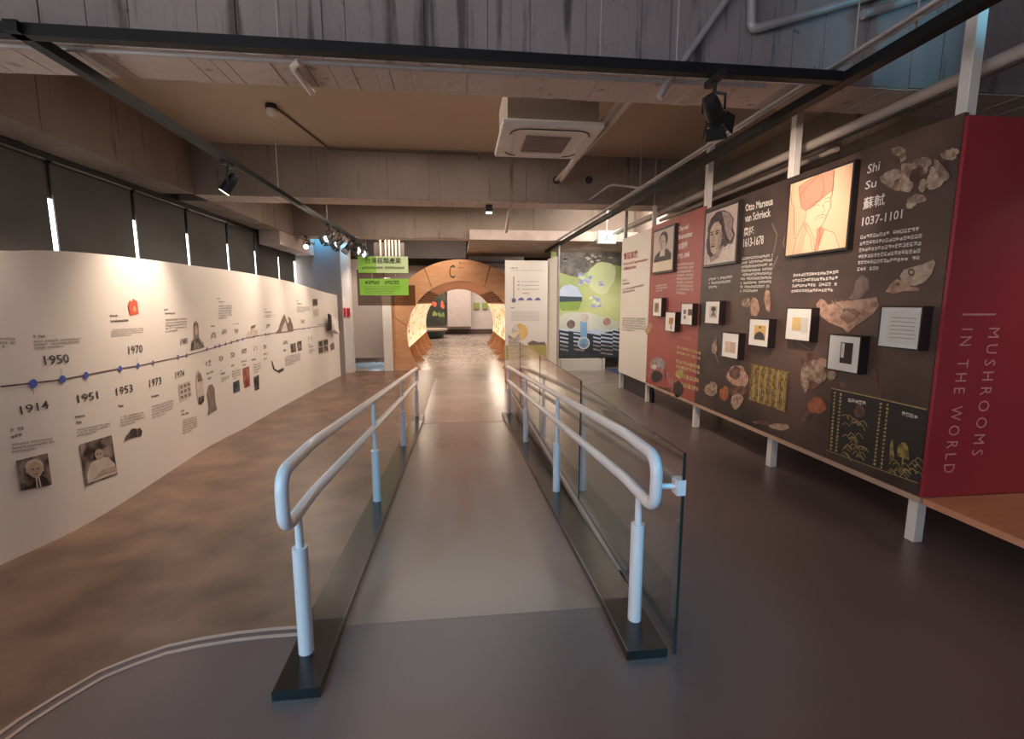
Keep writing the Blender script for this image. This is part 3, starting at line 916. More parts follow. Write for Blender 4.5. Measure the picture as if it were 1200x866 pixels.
# posts
posts = [(3.05, 2.74, 'white square post at the corner of the crimson end board'), (3.05, 4.24, 'white square post behind the framed portrait drawing of a man in a red cap'),
         (3.05, 5.76, 'white square post behind the black-and-white portrait of a long-haired man'), (3.05, 7.38, 'white square post where the cream board meets the red board'), (3.05, 8.66, 'white square post at the far edge of the cream board')]
for i, (x, y, lab) in enumerate(posts):
    s = 0.035 if i < 3 else 0.028
    mb = MB().box((x - s + .011, y - s, 0), (x + s + .011, y + s, 3.775))
    tag(bevel(mb.build('support_post', M_POST), .004, 1), lab, 'post', 'posts of the display boards')
for i, (x, y, lab) in enumerate(((3.75, 3.35, 'white rear post seen above and below the brown board, behind its butterfly'), (3.75, 4.95, 'white rear post seen above and below the brown board near its middle'), (3.75, 6.4, 'white rear post seen above the long-haired portrait'))):
    s = 0.033
    tag(MB().box((x - s, y - s, 0), (x + s, y + s, 2.95)).build('support_post', M_POST), lab, 'post', 'posts of the display boards')
# board added behind the stand only to stop light leaking under it
tag(MB().box((3.9, 2.75, 0.28), (3.93, 8.6, 2.6)).build('light_block_board', M_WALLD), 'added dark board blocking light behind the display boards', 'board')

# end-board lettering (runs down the board)
PE = YPlane(2.655)
def vtext(body, x0, z0, x1, z1, m):
    vs, fs = text_geo(body, 0.0)
    a0 = min(v[0] for v in vs); a1 = max(v[0] for v in vs); b0 = min(v[1] for v in vs); b1 = max(v[1] for v in vs)
    par = list(range(len(vs)))
    def find(i):
        while par[i] != i: par[i] = par[par[i]]; i = par[i]
        return i
    for fc in fs:
        for i in fc[1:]: par[find(i)] = find(fc[0])
    groups = {}
    for fc in fs: groups.setdefault(find(fc[0]), []).append(fc)
    for g in groups.values():
        ids = sorted({i for fc in g for i in fc}); mp = {i: k for k, i in enumerate(ids)}
        MB().add([PE.pt(x0 + (vs[i][1] - b0) / (b1 - b0) * (x1 - x0), z1 + (vs[i][0] - a0) / (a1 - a0) * (z0 - z1), 0.003) for i in ids], [tuple(mp[i] for i in fc) for fc in g]).build('letter', m, be)
pa = on_y(1146, 387, 2.655); pb = on_y(1162, 535, 2.655)
vtext('M U S H R O O M S', on_y(1150, 460, 2.655)[0] - .012, on_y(1132, 534, 2.655)[2], on_y(1150, 460, 2.655)[0] + .068, on_y(1155, 384, 2.655)[2], M_INKP)
vtext('I N   T H E   W O R L D', on_y(1122, 470, 2.655)[0] - .040, on_y(1110, 554, 2.655)[2], on_y(1122, 470, 2.655)[0] + .040, on_y(1130, 385, 2.655)[2], M_INKP)
z = on_y(1146, 368.5, 2.655)[2]
MB().box((on_y(1128, 368, 2.655)[0], 2.650, z - .006), (on_y(1166, 368, 2.655)[0], 2.6545, z + .006)).build('rule_line', M_INKP, be)

# cream board
lettering(PB, '蕈菇賞讚', (731.5, 305), (748, 301.5), (731, 297), M_INKR, bw, .004, .010)
lettering(PB, 'Praise and Appreciation', (731, 312), (759, 306.5), (731, 308), M_INKR, bw, .004, .010)
lettering(PB, 'of Mushrooms', (731, 317), (745.5, 314), (731, 313), M_INKR, bw, .004, .010)
para(PB, (730, 331), (739, 329), (730, 328), 1, M_INKG, bw)
para(PB, (730, 335), (745, 333), (730, 332), 1, M_INK, bw)
para(PB, (730, 345), (756, 340), (730, 338.5), 2, M_INKG, bw)
para(PB, (729.5, 388), (757, 391), (729.5, 372), 6, M_INKG, bw)
poly_px(PB, [(756, 388), (759, 381), (763, 378), (765, 382), (762, 389), (758, 392)], mat('print_tan', '#c09a78', 0.6, '#a87f62', 20), bw, 'leaf_print', .005)
# red board
lettering(PB, 'Daniel', (795.5, 271.5), (807, 268), (796, 266), M_INKW, br, .004, .02)
lettering(PB, 'Branstetter', (795.5, 281), (812, 276.5), (795.5, 275), M_INKW, br, .004, .02)
lettering(PB, '布朗特', (795, 294), (806, 290), (795, 286), M_INKW, br, .004, .010)
lettering(PB, '1792-1848', (794.5, 304), (808.5, 301), (794.5, 298), M_INKW, br, .004, .02)
para(PB, (793, 346), (812.5, 347), (793.5, 309), 9, M_INKW, br)
para(PB, (768.5, 343), (782, 342), (769, 334), 3, M_INKW, br)
para(PB, (796, 398), (822, 400), (796, 394), 1, M_INKP, br)
M_GOLD = mat('print_gold', '#9c8551', 0.6, '#bba468', 14)
M_GOLDD = mat('print_gold_dark', '#6d5530', 0.6, '#a08848', 30, contrast=(.45, .55))
M_BEIGE = mat('print_beige_pattern', '#c9a77c', 0.6, '#a96a55', 28, contrast=(.45, .55))
for (y0, y1) in ((405, 408), (411, 414), (421, 425), (427, 431), (436, 441), (446, 451)):
    off = (y0 - 405) * .07
    for k in range(9):
        x = 794 - off + k * 3.1; dy = k * 0.85
        poly_px(PB, [(x, y0 + dy), (x + 2.6, y0 + dy + .6), (x + 2.6, y1 + dy + .8), (x, y1 + dy)], M_BEIGE if k % 3 else M_GOLD, br, 'pattern_tile', .004)
M_GREY = mat('print_grey_fungus', '#b3a5a3', 0.6, '#7d7173', 12)
M_DARK = mat('print_dark_shape', '#2c2423', 0.6, '#3a2f2d', 8)
M_ROSE = mat('print_rose', '#b0726c', 0.6, '#8d4a48', 14)
poly_px(PB, blob_pts(771, 428, 8.5, 9.5, 16, .08), M_GREY, br, 'mushroom_print', .004)
poly_px(PB, blob_pts(770, 439, 10, 9, 16, .08), M_ROSE, br, 'mushroom_print', .005)
poly_px(PB, blob_pts(770, 441, 6.5, 7, 14, .08), M_DARK, br, 'mushroom_print', .006)
poly_px(PB, blob_pts(767, 430, 3, 3, 10, .1), M_PALE, br, 'mushroom_print', .007)
poly_px(PB, [(765, 452), (785, 455), (788, 466), (768, 462)], mat('print_brown_dark', '#4c332f', 0.6, '#5a3d37', 6), br, 'mushroom_print', .003)
poly_px(PB, [(779, 438), (784, 436), (791, 444), (788, 458), (785, 452)], M_ROSE, br, 'mushroom_print', .005)
poly_px(PB, blob_pts(795, 456, 6, 9, 12, .1), M_DARK, br, 'mushroom_print', .005)
poly_px(PB, blob_pts(797, 438, 5, 5, 12, .2), M_GOLD, br, 'mushroom_print', .006)
# brown board: titles
lettering(PB, 'Otto Marseus', (874, 248), (906, 240), (874, 239.5), M_INKW, bd, .004, .012, split=True)
lettering(PB, 'van Schrieck', (873.5, 260.5), (903.5, 253.5), (873.5, 251.5), M_INKW, bd, .004, .012, split=True)
lettering(PB, '奧托', (872, 277), (884, 275), (872, 267), M_INKW, bd, .004, .010)
lettering(PB, '1613-1678', (871.5, 290), (895, 286), (872, 280), M_INKW, bd, .004, .012, split=True)
para(PB, (867.5, 344), (903.5, 344), (870, 302), 9, M_INKW, bd)
para(PB, (830.5, 340), (858, 338), (831, 326), 3, M_INKW, bd, .003, .6, .4)
lettering(PB, 'Shi', (1016.5, 204), (1031, 199.5), (1018, 193), M_INKW, bd, .004, .012, split=True)
lettering(PB, 'Su', (1014, 222.5), (1027, 219), (1015.5, 212.5), M_INKW, bd, .004, .012, split=True)
lettering(PB, '蘇軾', (1011.5, 246), (1037, 240.5), (1013, 232), M_INKW, bd, .004, .010)
lettering(PB, '1037-1101', (1010.5, 265), (1057.5, 256), (1011.5, 255), M_INKW, bd, .004, .012, split=True)
para(PB, (1004.5, 321), (1077, 317), (1009, 276), 6, M_INKW, bd, .003, .55, .42, 18)
para(PB, (927.5, 345.5), (980.5, 344.5), (930, 321), 4, M_INKW, bd, .003, .55, .95, 16)
# printed fungi and insects
M_FC = mat('print_fungus_cream', '#b49a83', 0.6, '#7d6353', 24, contrast=(.38, .62))
M_FP = mat('print_fungus_pale', '#c9b29b', 0.6, '#a18571', 30)
M_FS = mat('print_fungus_pink', '#c6a08a', 0.6, '#97705c', 22)
M_FD = mat('print_fungus_brown', '#7d5648', 0.6, '#4f352f', 14)
M_OR = mat('print_orange_fruit', '#8a4a30', 0.6, '#b36a48', 18)
for (x, y, rx, ry, m) in ((1055, 180, 9, 8, M_FC), (1049, 186, 7, 5, M_FD), (1080, 194, 13, 9, M_FC), (1065, 203, 9, 12, M_FC), (1047, 205, 11, 6, M_FP), (1050, 217, 12, 6, M_FC), (1062, 215, 8, 10, M_FP),
                          (1039, 210, 6, 7, M_FC), (1075, 205, 7, 12, M_FD), (1098, 208, 13, 12, M_FP), (1104, 200, 6, 14, M_FC), (1113, 182, 9, 6, M_FC), (1119, 178, 5, 5, M_FP), (1108, 190, 5, 7, M_FD),
                          (1075, 233, 10, 6, M_FC), (1068, 240, 6, 4, M_FP), (1083, 217, 6, 7, M_FC)):
    poly_px(PB, blob_pts(x, y, rx, ry, 14, .22, random.uniform(-.5, .5)), m, bd, 'mushroom_print', random.uniform(.0035, .0075))
poly_px(PB, [(1055, 324), (1060, 316), (1070, 313), (1084, 309), (1095, 304), (1097, 308), (1092, 322), (1084, 331), (1072, 335), (1060, 334)], M_FP, bd, 'butterfly_print', .005)
poly_px(PB, [(1038, 342), (1046, 331), (1052, 327), (1060, 330), (1068, 336), (1077, 337), (1078, 341), (1060, 341), (1048, 344)], M_FS, bd, 'butterfly_print', .004)
poly_px(PB, blob_pts(1069, 319, 4.2, 4.2, 12, .05), M_FD, bd, 'butterfly_print', .006)
poly_px(PB, blob_pts(1069, 319, 2.2, 2.2, 10, .05), M_FP, bd, 'butterfly_print', .007)
poly_px(PB, blob_pts(1053, 333, 2.5, 1.8, 10, .1), M_FD, bd, 'butterfly_print', .006)
poly_px(PB, [(957, 357), (962, 350), (967, 352), (971, 357), (985, 353), (1000, 352), (1015, 350), (1028, 348), (1031, 358), (1024, 368), (1011, 377), (1003, 382), (994, 390), (988, 384), (972, 378), (962, 370)], M_FS, bd, 'mushroom_print', .005)
poly_px(PB, [(984, 372), (992, 362), (1002, 361), (1010, 367), (1002, 376), (994, 380)], mat('print_fungus_shadow', '#9a7463', 0.6, '#7f5b4d', 14), bd, 'mushroom_print', .006)
for k in range(9):
    a = -0.4 + k * .42
    line_px(PB, [(996 + 9 * math.cos(a + 2.6), 367 + 6 * math.sin(a + 2.6) * -1), (996 + (24 + 6 * math.cos(k)) * math.cos(a * .55 + 2.0 - 1.0), 362 - 11 * abs(math.sin(a * .6 + .5)))], .006, M_FP, bd, 'gill_line', .0065)
poly_px(PB, [(995, 350), (1001, 341), (1003, 330), (1010, 322), (1018, 327), (1019, 338), (1012, 346), (1004, 352)], mat('print_smoke', '#75605a', 0.6, '#8a736b', 12), bd, 'smoke_print', .003)
for (x, y, rx, ry, m) in ((865, 441, 12, 13, M_FS), (862, 437, 7, 7, M_FD), (866, 458, 10, 6, M_FD), (849, 461, 5, 9, M_OR), (864, 470, 7, 9, M_FC), (834, 456, 7, 9, M_FC), (832, 455, 4, 6, M_ROSE),
                          (958, 475, 10, 11, M_OR), (955, 472, 5, 5, M_FD), (948, 420, 9, 10, M_FD), (957, 436, 11, 14, M_FC), (944, 442, 5, 16, M_FC), (965, 425, 6, 6, M_FS), (952, 452, 8, 5, M_FD), (914, 500, 12, 4, M_FC), (893, 495, 9, 3, M_FD),
                          (975, 440, 6, 5, M_FC), (985, 452, 9, 4, M_FD), (945, 488, 7, 6, M_FD), (1025, 445, 4, 10, M_FD), (1033, 460, 3, 8, M_FD), (838, 407, 3, 9, M_FC), (885, 360, 6, 10, M_FS), (900, 352, 4, 12, M_FS), (875, 355, 5, 6, M_FC)):
    poly_px(PB, blob_pts(x, y, rx, ry, 14, .16), m, bd, 'mushroom_print', random.uniform(.0035, .0075))
poly_px(PB, [(880, 426), (925, 436), (921, 483), (877.5, 468)], M_GOLDD, bd, 'gold_print', .004)
for k in range(13):
    t = k / 12
    line_px(PB, [(881 + 43 * t, 427.5 + 9.2 * t), (878.5 + 42 * t, 467 + 14.5 * t)], .010 if k % 3 else .018, M_GOLD if k % 2 else M_FD, bd, 'gold_stripe', .006)
# gold line drawing, lower right
poly_px(PB, [(975, 455), (1087, 480), (1078, 566), (970, 529)], mat('print_black_panel', '#2a2626', 0.5, '#302b2a', 3), bd, 'drawing_panel', .003)
line_px(PB, [(975, 455), (1030, 467), (1087, 480)], .008, M_GOLD, bd, 'gold_line', .005)
line_px(PB, [(968, 527), (1020, 546), (1076, 566)], .005, M_GOLD, bd, 'gold_line', .005)
for (x0, y0, x1, y1) in ((979, 458, 974, 528), (986, 460, 980, 530), (1033, 471, 1025, 546), (1041, 472, 1033, 550)):
    n = 17
    for k in range(n):
        t = k / n
        poly_px(PB, blob_pts(x0 + (x1 - x0) * t, y0 + (y1 - y0) * (t + .03), 1.5, 1.6, 6, .3), M_GOLD, bd, 'gold_glyph', .005)
para(PB, (994.5, 471), (1016, 476), (994.5, 466), 1, M_INKW, bd, .005, .9, 1, 5)
para(PB, (1058, 487), (1077, 492), (1058, 482), 1, M_INKW, bd, .005, .9, 1, 4)
for k in range(30):
    x = random.uniform(990, 1014); y = 500 + (x - 990) * .3 + random.uniform(-14, 36)
    line_px(PB, [(x - 4, y), (x - 1, y - 3 + random.uniform(-2, 2)), (x + 2, y - 1), (x + 5, y + 3 + random.uniform(-3, 3))], .006, M_GOLD, bd, 'gold_line', .005)
poly_px(PB, blob_pts(1008, 482, 6, 8, 12, .1), M_FD, bd, 'mushroom_print', .006)
for k in range(22):
    x = random.uniform(1044, 1078); y = 545 + (x - 1044) * .32 + random.uniform(-6, 10) - (26 if x > 1069 else 0) * random.random()
    line_px(PB, [(x - 4, y), (x - 1, y - 3), (x + 2, y - 1), (x + 5, y + 3)], .005, M_GOLD, bd, 'gold_line', .005)
poly_px(PB, [(1052, 534), (1053, 522), (1058, 518), (1064, 520), (1066, 530), (1066, 539)], M_GOLDD, bd, 'gold_print', .006)
line_px(PB, [(1059, 536), (1058, 548)], .012, M_GOLDD, bd, 'gold_line', .006)
poly_px(PB, [(1043, 545), (1044, 520), (1047, 514), (1049, 536)], M_GOLDD, bd, 'gold_print', .006)
# faint smoke trails
for pts in ([(905, 262), (911, 275), (908, 292), (903, 305)], [(912, 300), (903, 320), (898, 342)], [(925, 262), (918, 285), (924, 300)], [(840, 395), (838, 412), (842, 425)], [(935, 400), (950, 410), (945, 425)]):
    line_px(PB, pts, .02, mat('print_smoke_faint', '#85706a', 0.6, '#7a655f', 9), bd, 'smoke_print', .003)


# ---- framed portraits
def frame(name, px, depth, lab, border=0.018, cat='picture', mount=None, group=None):
    """px: front rectangle (tl, tr, br, bl) in pixels on the plane in front of the board"""
    X = XB - depth
    P = XPlane(X)
    (y0, zt0), (y1, zt1), (y2, zb1), (y3, zb0) = [P.uv(*p) for p in px]
    ya = (y0 + y3) / 2; yb = (y1 + y2) / 2; z1 = (zt0 + zt1) / 2; z0 = (zb0 + zb1) / 2
    lo, hi = min(ya, yb), max(ya, yb)
    t = thing(name, (XB, (lo + hi) / 2, z0), lab, cat, group)
    b = border
    mb = MB()
    mb.box((X, lo, z0), (XB - .001, hi, z0 + b)).box((X, lo, z1 - b), (XB - .001, hi, z1)).box((X, lo, z0 + b), (XB - .001, lo + b, z1 - b)).box((X, hi - b, z0 + b), (XB - .001, hi, z1 - b))
    mb.build('frame', M_FRAME, t)
    mo = MB().box((X + .004, lo + b, z0 + b), (XB - .002, hi - b, z1 - b)).build('mount', mount or M_MAT, t)
    class S:
        def pt(s, a, z, e): return Vector((X + .004 - e, a, z))
    f = lambda u, v: (hi - b - (hi - lo - 2 * b) * u, z0 + b + (z1 - z0 - 2 * b) * v)
    return mo, f, S()


def draw(t, f, s, pts, m, name, e=.0015):
    return MB().add([s.pt(*f(u, v), e) for u, v in pts], [tuple(range(len(pts)))]).build(name, m, t)


def stroke(t, f, s, pts, w, m, name, e=.003):
    P = [Vector(f(*p)) for p in pts]
    rows = []
    for i, p in enumerate(P):
        d = (P[min(i + 1, len(P) - 1)] - P[max(i - 1, 0)]).normalized(); n = Vector((-d.y, d.x)) * w / 2
        rows.append([s.pt(*(p - n), e), s.pt(*(p + n), e)])
    return MB().grid(rows).build(name, m, t)


PAPER1 = mat('portrait_paper_grey', '#c9b9ad', 0.6, '#c0afa3', 4)
PAPER2 = mat('portrait_paper_rose', '#c7b2aa', 0.6, '#bfa9a1', 4)
PAPER3 = mat('portrait_paper_peach', '#d9b797', 0.6, '#d3ae8d', 2)
LINE3 = mat('portrait_line_brown', '#7d5545', 0.7)
# far portrait: a man in a dark coat
t, f, s = frame('framed_portrait', [(765, 270.5), (790.5, 262), (789, 319), (763.5, 321)], .05, 'framed portrait of a man in dark coat on the red board', .03, mount=PAPER1, group='large framed portraits')
draw(t, f, s, [(.0, .0), (1, .0), (1, .25), (0, .27)], mat('portrait_foot_cream', '#d9c9ad', 0.6), 'caption_area', .001)
draw(t, f, s, [(.05, .24), (.92, .24), (.92, .38), (.72, .52), (.35, .5), (.12, .4)], M_DARK, 'coat', .002)
draw(t, f, s, [(.36, .36), (.62, .36), (.62, .52), (.4, .52)], M_PALE, 'shirt', .003)
draw(t, f, s, ell(.52, .76, .22, .19), M_DARK, 'hair', .003)
draw(t, f, s, ell(.48, .68, .17, .20), M_SKIN, 'face', .004)
for u in (.40, .54): draw(t, f, s, ell(u, .71, .05, .018, 8), M_SEPIA, 'eye', .005)
draw(t, f, s, [(.45, .70), (.48, .60), (.42, .60)], M_SEPIA, 'nose', .005)
draw(t, f, s, ell(.46, .56, .07, .014, 8), M_SEPIA, 'mouth', .005)
# middle portrait: a man with long curled hair
t, f, s = frame('framed_portrait', [(826, 247), (866, 236), (863, 309), (823, 313)], .05, 'framed black-and-white portrait of a long-haired man on the brown board', .026, mount=PAPER2, group='large framed portraits')
H1 = mat('portrait_hair', '#33292b', 0.7, '#5a4c4b', 22)
H2 = mat('portrait_hair_light', '#8f7d78', 0.7, '#a8968f', 22)
draw(t, f, s, [(.12, .22), (.05, .40), (.10, .58), (.08, .72), (.18, .88), (.36, .97), (.58, .96), (.76, .88), (.90, .74), (.88, .60), (.96, .46), (.90, .32), (.74, .28), (.58, .30), (.40, .16), (.24, .12)], H1, 'hair', .0015)
draw(t, f, s, [(.52, .95), (.74, .88), (.88, .72), (.84, .56), (.92, .46), (.84, .36), (.74, .44), (.66, .60), (.60, .78)], H2, 'hair_lock', .0025)
draw(t, f, s, [(.12, .0), (.98, .0), (.98, .30), (.78, .32), (.58, .24), (.40, .10), (.26, .10), (.16, .16)], M_PALE, 'shirt', .002)
draw(t, f, s, [(.18, .14), (.36, .16), (.56, .30), (.66, .33), (.50, .10), (.26, .04)], H2, 'collar', .003)
draw(t, f, s, [(.19, .40), (.17, .56), (.20, .70), (.30, .78), (.44, .78), (.54, .68), (.58, .50), (.56, .36), (.46, .22), (.34, .17), (.24, .24)], M_SKIN, 'face', .003)
draw(t, f, s, [(.40, .24), (.56, .36), (.58, .50), (.54, .66), (.48, .50), (.46, .36)], H2, 'cheek_shade', .0035)
for u, w in ((.245, .045), (.42, .06)):
    draw(t, f, s, ell(u, .565, w, .018, 8), H1, 'eye', .0045)
    draw(t, f, s, ell(u, .61, w * 1.4, .013, 8), H1, 'eyebrow', .0045)
draw(t, f, s, [(.30, .58), (.33, .56), (.345, .43), (.29, .415), (.245, .435)], H2, 'nose', .0045)
draw(t, f, s, ell(.30, .335, .085, .016, 8), H1, 'mouth', .0045)
draw(t, f, s, [(.20, .37), (.29, .395), (.40, .365), (.29, .375)], H1, 'moustache', .0045)
for k in range(12):
    v = .22 + .055 * k
    for uu in (.10 + .035 * math.sin(k * 2.1), .66 + .05 * math.sin(k * 1.7), .78 + .05 * math.sin(k * 2.3)):
        stroke(t, f, s, [(uu, v), (uu + .05, v + .03), (uu + .03, v + .07), (uu - .01, v + .06)], .005, H2 if uu < .6 or k % 2 else H1, 'curl_line', .004)
# near portrait: line drawing of a bearded man in a red cap
t, f, s = frame('framed_portrait', [(923.5, 213.5), (1000.5, 189), (994, 292.5), (920, 301.5)], .05, 'large framed drawing of a bearded man in a red cap', .017, mount=PAPER3, group='large framed portraits')
C1 = mat('portrait_cap_red', '#c68d74', 0.7, '#bd846b', 4)
C2 = mat('portrait_skin', '#dcbe9e', 0.7, '#d6b696', 4)
draw(t, f, s, [(.24, .62), (.19, .78), (.16, .92), (.30, .97), (.52, 1.0), (.72, 1.0), (.73, .74), (.55, .66), (.38, .58), (.32, .56)], C1, 'cap', .0015)
draw(t, f, s, [(.30, .58), (.38, .58), (.55, .66), (.73, .73), (.71, .6), (.73, .52), (.68, .48), (.66, .40), (.6, .31), (.5, .28), (.36, .40), (.32, .48)], C2, 'face', .002)
draw(t, f, s, [(.2, 0), (.95, 0), (.85, .20), (.62, .28), (.45, .30), (.34, .38), (.18, .22)], C2, 'robe', .0012)
draw(t, f, s, [(.52, .0), (.58, .0), (.66, .26), (.60, .32), (.54, .28)], C1, 'robe_fold', .002)
draw(t, f, s, [(.18, .0), (.30, .0), (.38, .36), (.30, .42)], mat('portrait_wash', '#cfa685', 0.7), 'robe_fold', .002)
for pts in ([(.24, .62), (.19, .78), (.16, .92), (.30, .97), (.52, 1.0)], [(.19, .80), (.35, .92), (.5, .98)], [(.54, 1.0), (.60, .82), (.57, .68)], [(.30, .57), (.42, .60), (.56, .67), (.73, .74)], [(.73, .99), (.74, .74), (.71, .62), (.735, .53), (.69, .49)],
            [(.69, .49), (.67, .42), (.62, .33), (.52, .28)], [(.32, .57), (.33, .48), (.30, .42), (.36, .38)], [(.30, .42), (.2, .24), (.14, .0)], [(.36, .40), (.50, .18), (.54, .0)], [(.64, .28), (.82, .20), (.92, .0)], [(.42, .635), (.50, .655), (.56, .645)], [(.62, .655), (.68, .665), (.71, .65)],
            [(.43, .605), (.49, .615), (.55, .60)], [(.62, .61), (.67, .62), (.70, .61)], [(.60, .6), (.64, .50), (.59, .49)], [(.50, .40), (.53, .46), (.60, .47), (.66, .45), (.67, .40)], [(.55, .42), (.60, .435), (.64, .42)], [(.06, .98), (.02, .85), (.06, .70), (.10, .68), (.12, .45), (.16, .22)], [(.30, .40), (.44, .2), (.5, .0)],
            [(.58, .30), (.60, .2), (.59, .08)]):
    stroke(t, f, s, pts, .0042, LINE3, 'drawn_line', .004)
# ---- small box frames (deep black sides)
G = 'small box frames on the boards'
P_TAN = mat('plate_tan', '#b99a80', 0.6, '#8f6f58', 20); P_OCH = mat('plate_ochre', '#d2a65e', 0.6, '#d9b06a', 8); P_PALE = mat('plate_pale_peach', '#dcc0a4', 0.6, '#d5b698', 8)
P_DOME = mat('plate_dome_grey', '#3b3838', 0.6, '#4a4645', 14); P_ROSE = mat('plate_rose', '#cfae9f', 0.6, '#c7a495', 8); P_PAPER = mat('plate_paper', '#d5d0c6', 0.6, '#dbd6cc', 5)
P_YEL = mat('plate_yellow', '#ddbf83', 0.6, '#d8b877', 8)
dp = 0.075
t, f, s = frame('box_frame', [(765, 349.5), (775, 348.5), (775, 371.5), (764.5, 370)], dp, 'small white box frame at the left of the red board, nearest the cream board', .008, 'frame', group=G)
draw(t, f, s, [(.2, .2), (.7, .2), (.7, .75), (.2, .75)], P_TAN, 'picture', .002); draw(t, f, s, ell(.45, .5, .14, .2), M_SEPIA, 'motif', .003)
t, f, s = frame('box_frame', [(779.5, 366), (791.5, 365), (790.5, 390), (779, 387)], dp, 'small white box frame with an orange motif, lowest on the red board', .008, 'frame', group=G)
draw(t, f, s, [(.35, .35), (.8, .4), (.85, .72), (.4, .72)], mat('plate_orange', '#bf8a5e', 0.6, '#a26f48', 18), 'picture', .002); draw(t, f, s, [(.55, .1), (.7, .1), (.7, .4), (.55, .4)], M_SKIN, 'motif', .003)
t, f, s = frame('box_frame', [(798.5, 356), (812, 355), (810.5, 382), (797, 379.5)], dp, 'small white box frame with dark square, at the right of the red board', .008, 'frame', group=G)
draw(t, f, s, [(.62, .45), (.98, .45), (.98, .75), (.62, .75)], M_FD, 'picture', .002); draw(t, f, s, [(.2, .5), (.45, .5), (.45, .72), (.2, .72)], M_INKG, 'picture', .002); draw(t, f, s, [(.25, .25), (.45, .25), (.45, .42), (.25, .42)], M_INKG, 'picture', .002)
t, f, s = frame('box_frame', [(826.5, 353), (843.5, 352), (842.5, 381.5), (825.5, 378)], dp, 'small white box frame with a grey figure, just under the long-haired portrait', .009, 'frame', group=G)
draw(t, f, s, [(.3, .25), (.85, .25), (.85, .8), (.3, .8)], M_PALE, 'picture', .002); draw(t, f, s, ell(.6, .66, .17, .12), P_DOME, 'motif', .003); draw(t, f, s, [(.4, .27), (.55, .55), (.65, .55), (.8, .27), (.62, .36)], M_SEPIA, 'motif', .003)
t, f, s = frame('box_frame', [(846.5, 389.5), (866, 390), (864.5, 422), (844.5, 417.5)], dp, 'small white box frame with two peach rectangles, lowest left on the brown board', .009, 'frame', group=G)
draw(t, f, s, [(.2, .2), (.5, .2), (.5, .65), (.2, .65)], P_PALE, 'picture', .002); draw(t, f, s, [(.52, .2), (.85, .2), (.85, .65), (.52, .65)], P_ROSE, 'picture', .002)
t, f, s = frame('box_frame', [(878, 373), (901.5, 373.5), (900, 408.5), (876, 404)], dp, 'small white box frame with grey dome on an orange ground', .009, 'frame', group=G)
draw(t, f, s, [(.28, .22), (.86, .22), (.86, .78), (.28, .78)], P_OCH, 'picture', .002); draw(t, f, s, ell(.57, .24, .28, .30, 12, 0, PI), P_DOME, 'motif', .003); draw(t, f, s, ell(.57, .7, .05, .04, 8), M_DARK, 'motif', .003)
t, f, s = frame('box_frame', [(922, 360.5), (952, 360.5), (948.5, 401.5), (919, 397.5)], dp, 'white box frame with yellow square, left of the printed oyster mushroom', .009, 'frame', group=G)
draw(t, f, s, [(.25, .3), (.62, .3), (.62, .72), (.25, .72)], P_YEL, 'picture', .002); draw(t, f, s, [(.62, .25), (.9, .25), (.9, .72), (.62, .72)], P_PAPER, 'picture', .002)
t, f, s = frame('box_frame', [(971, 391), (1009, 394), (1005.5, 439.5), (968.5, 432.5)], dp, 'white box frame with black upright rectangle, lowest on the brown board', .009, 'frame', group=G)
draw(t, f, s, [(.40, .22), (.80, .22), (.80, .82), (.40, .82)], M_DARK, 'picture', .002); draw(t, f, s, [(.43, .38), (.53, .38), (.53, .8), (.43, .8)], P_PAPER, 'picture', .003)
t, f, s = frame('box_frame', [(1032, 358.5), (1082, 359), (1076, 411.5), (1027, 406)], dp, 'largest box frame holding pale handwritten papers, nearest the crimson end board', .009, 'frame', mount=mat('plate_mount_cool', '#d8d6d2', 0.5), group=G)
draw(t, f, s, [(.2, .1), (.98, .1), (.98, .9), (.2, .9)], P_PAPER, 'picture', .002)
for k in range(6): stroke(t, f, s, [(.28, .24 + .1 * k), (.5, .245 + .1 * k), (.9, .24 + .1 * k)], .004, M_INKG, 'written_line', .003)

# ================================================================== TRACKS, SPOTS, PIPES
ZT = 3.0
tr1 = tag(MB().box((-2.26, 2.9, ZT - .035), (-2.195, 12.2, ZT + .02)).build('light_track', M_TRACK), 'black lighting track running along the timeline wall side', 'track', 'lighting tracks')
tr2 = tag(MB().box((2.40, -1.0, ZT - .04), (2.48, 13.2, ZT + .02)).build('light_track', M_TRACK), 'black lighting track running above the display boards', 'track', 'lighting tracks')
tr3 = tag(MB().box((-4.0, 2.935, ZT - .035), (2.395, 2.995, ZT + .025)).build('light_track', M_TRACK), 'black lighting track crossing the hall under the near beam', 'track', 'lighting tracks')
tag(MB().tube([(2.36, -1.0, ZT + .05), (2.36, 13.0, ZT + .05)], .018, 8).tube([(2.31, -1.0, ZT + .04), (2.31, 13.0, ZT + .04)], .012, 8).build('track_conduit', M_PIPE, smooth=True), 'pair of grey conduits strapped beside the right lighting track', 'conduit')
for i, (x, y) in enumerate(((1.33, 2.965), (2.46, 2.93), (2.44, 2.5), (0.86, 2.965), (-0.95, 2.965), (-2.23, 6.6), (2.44, 6.4), (2.44, 8.6), (-2.23, 8.9))):
    tag(MB().tube([(x, y, ZT + .02), (x, y, 3.78)], .0055, 6).build('hanger_rod', M_PIPE),
        ('thin hanger rod of the crossing track above the black spotlight', 'thin hanger rod where the crossing track meets the right track', 'thin hanger rod of the right track nearest the camera', 'thin hanger rod of the crossing track, right of centre',
         'thin hanger rod of the crossing track, left of centre', 'thin hanger rod of the left track before the second beam', 'thin hanger rod of the right track before the second beam', 'thin hanger rod of the right track past the second beam', 'thin hanger rod of the left track past the second beam')[i], 'rod', 'track hanger rods')


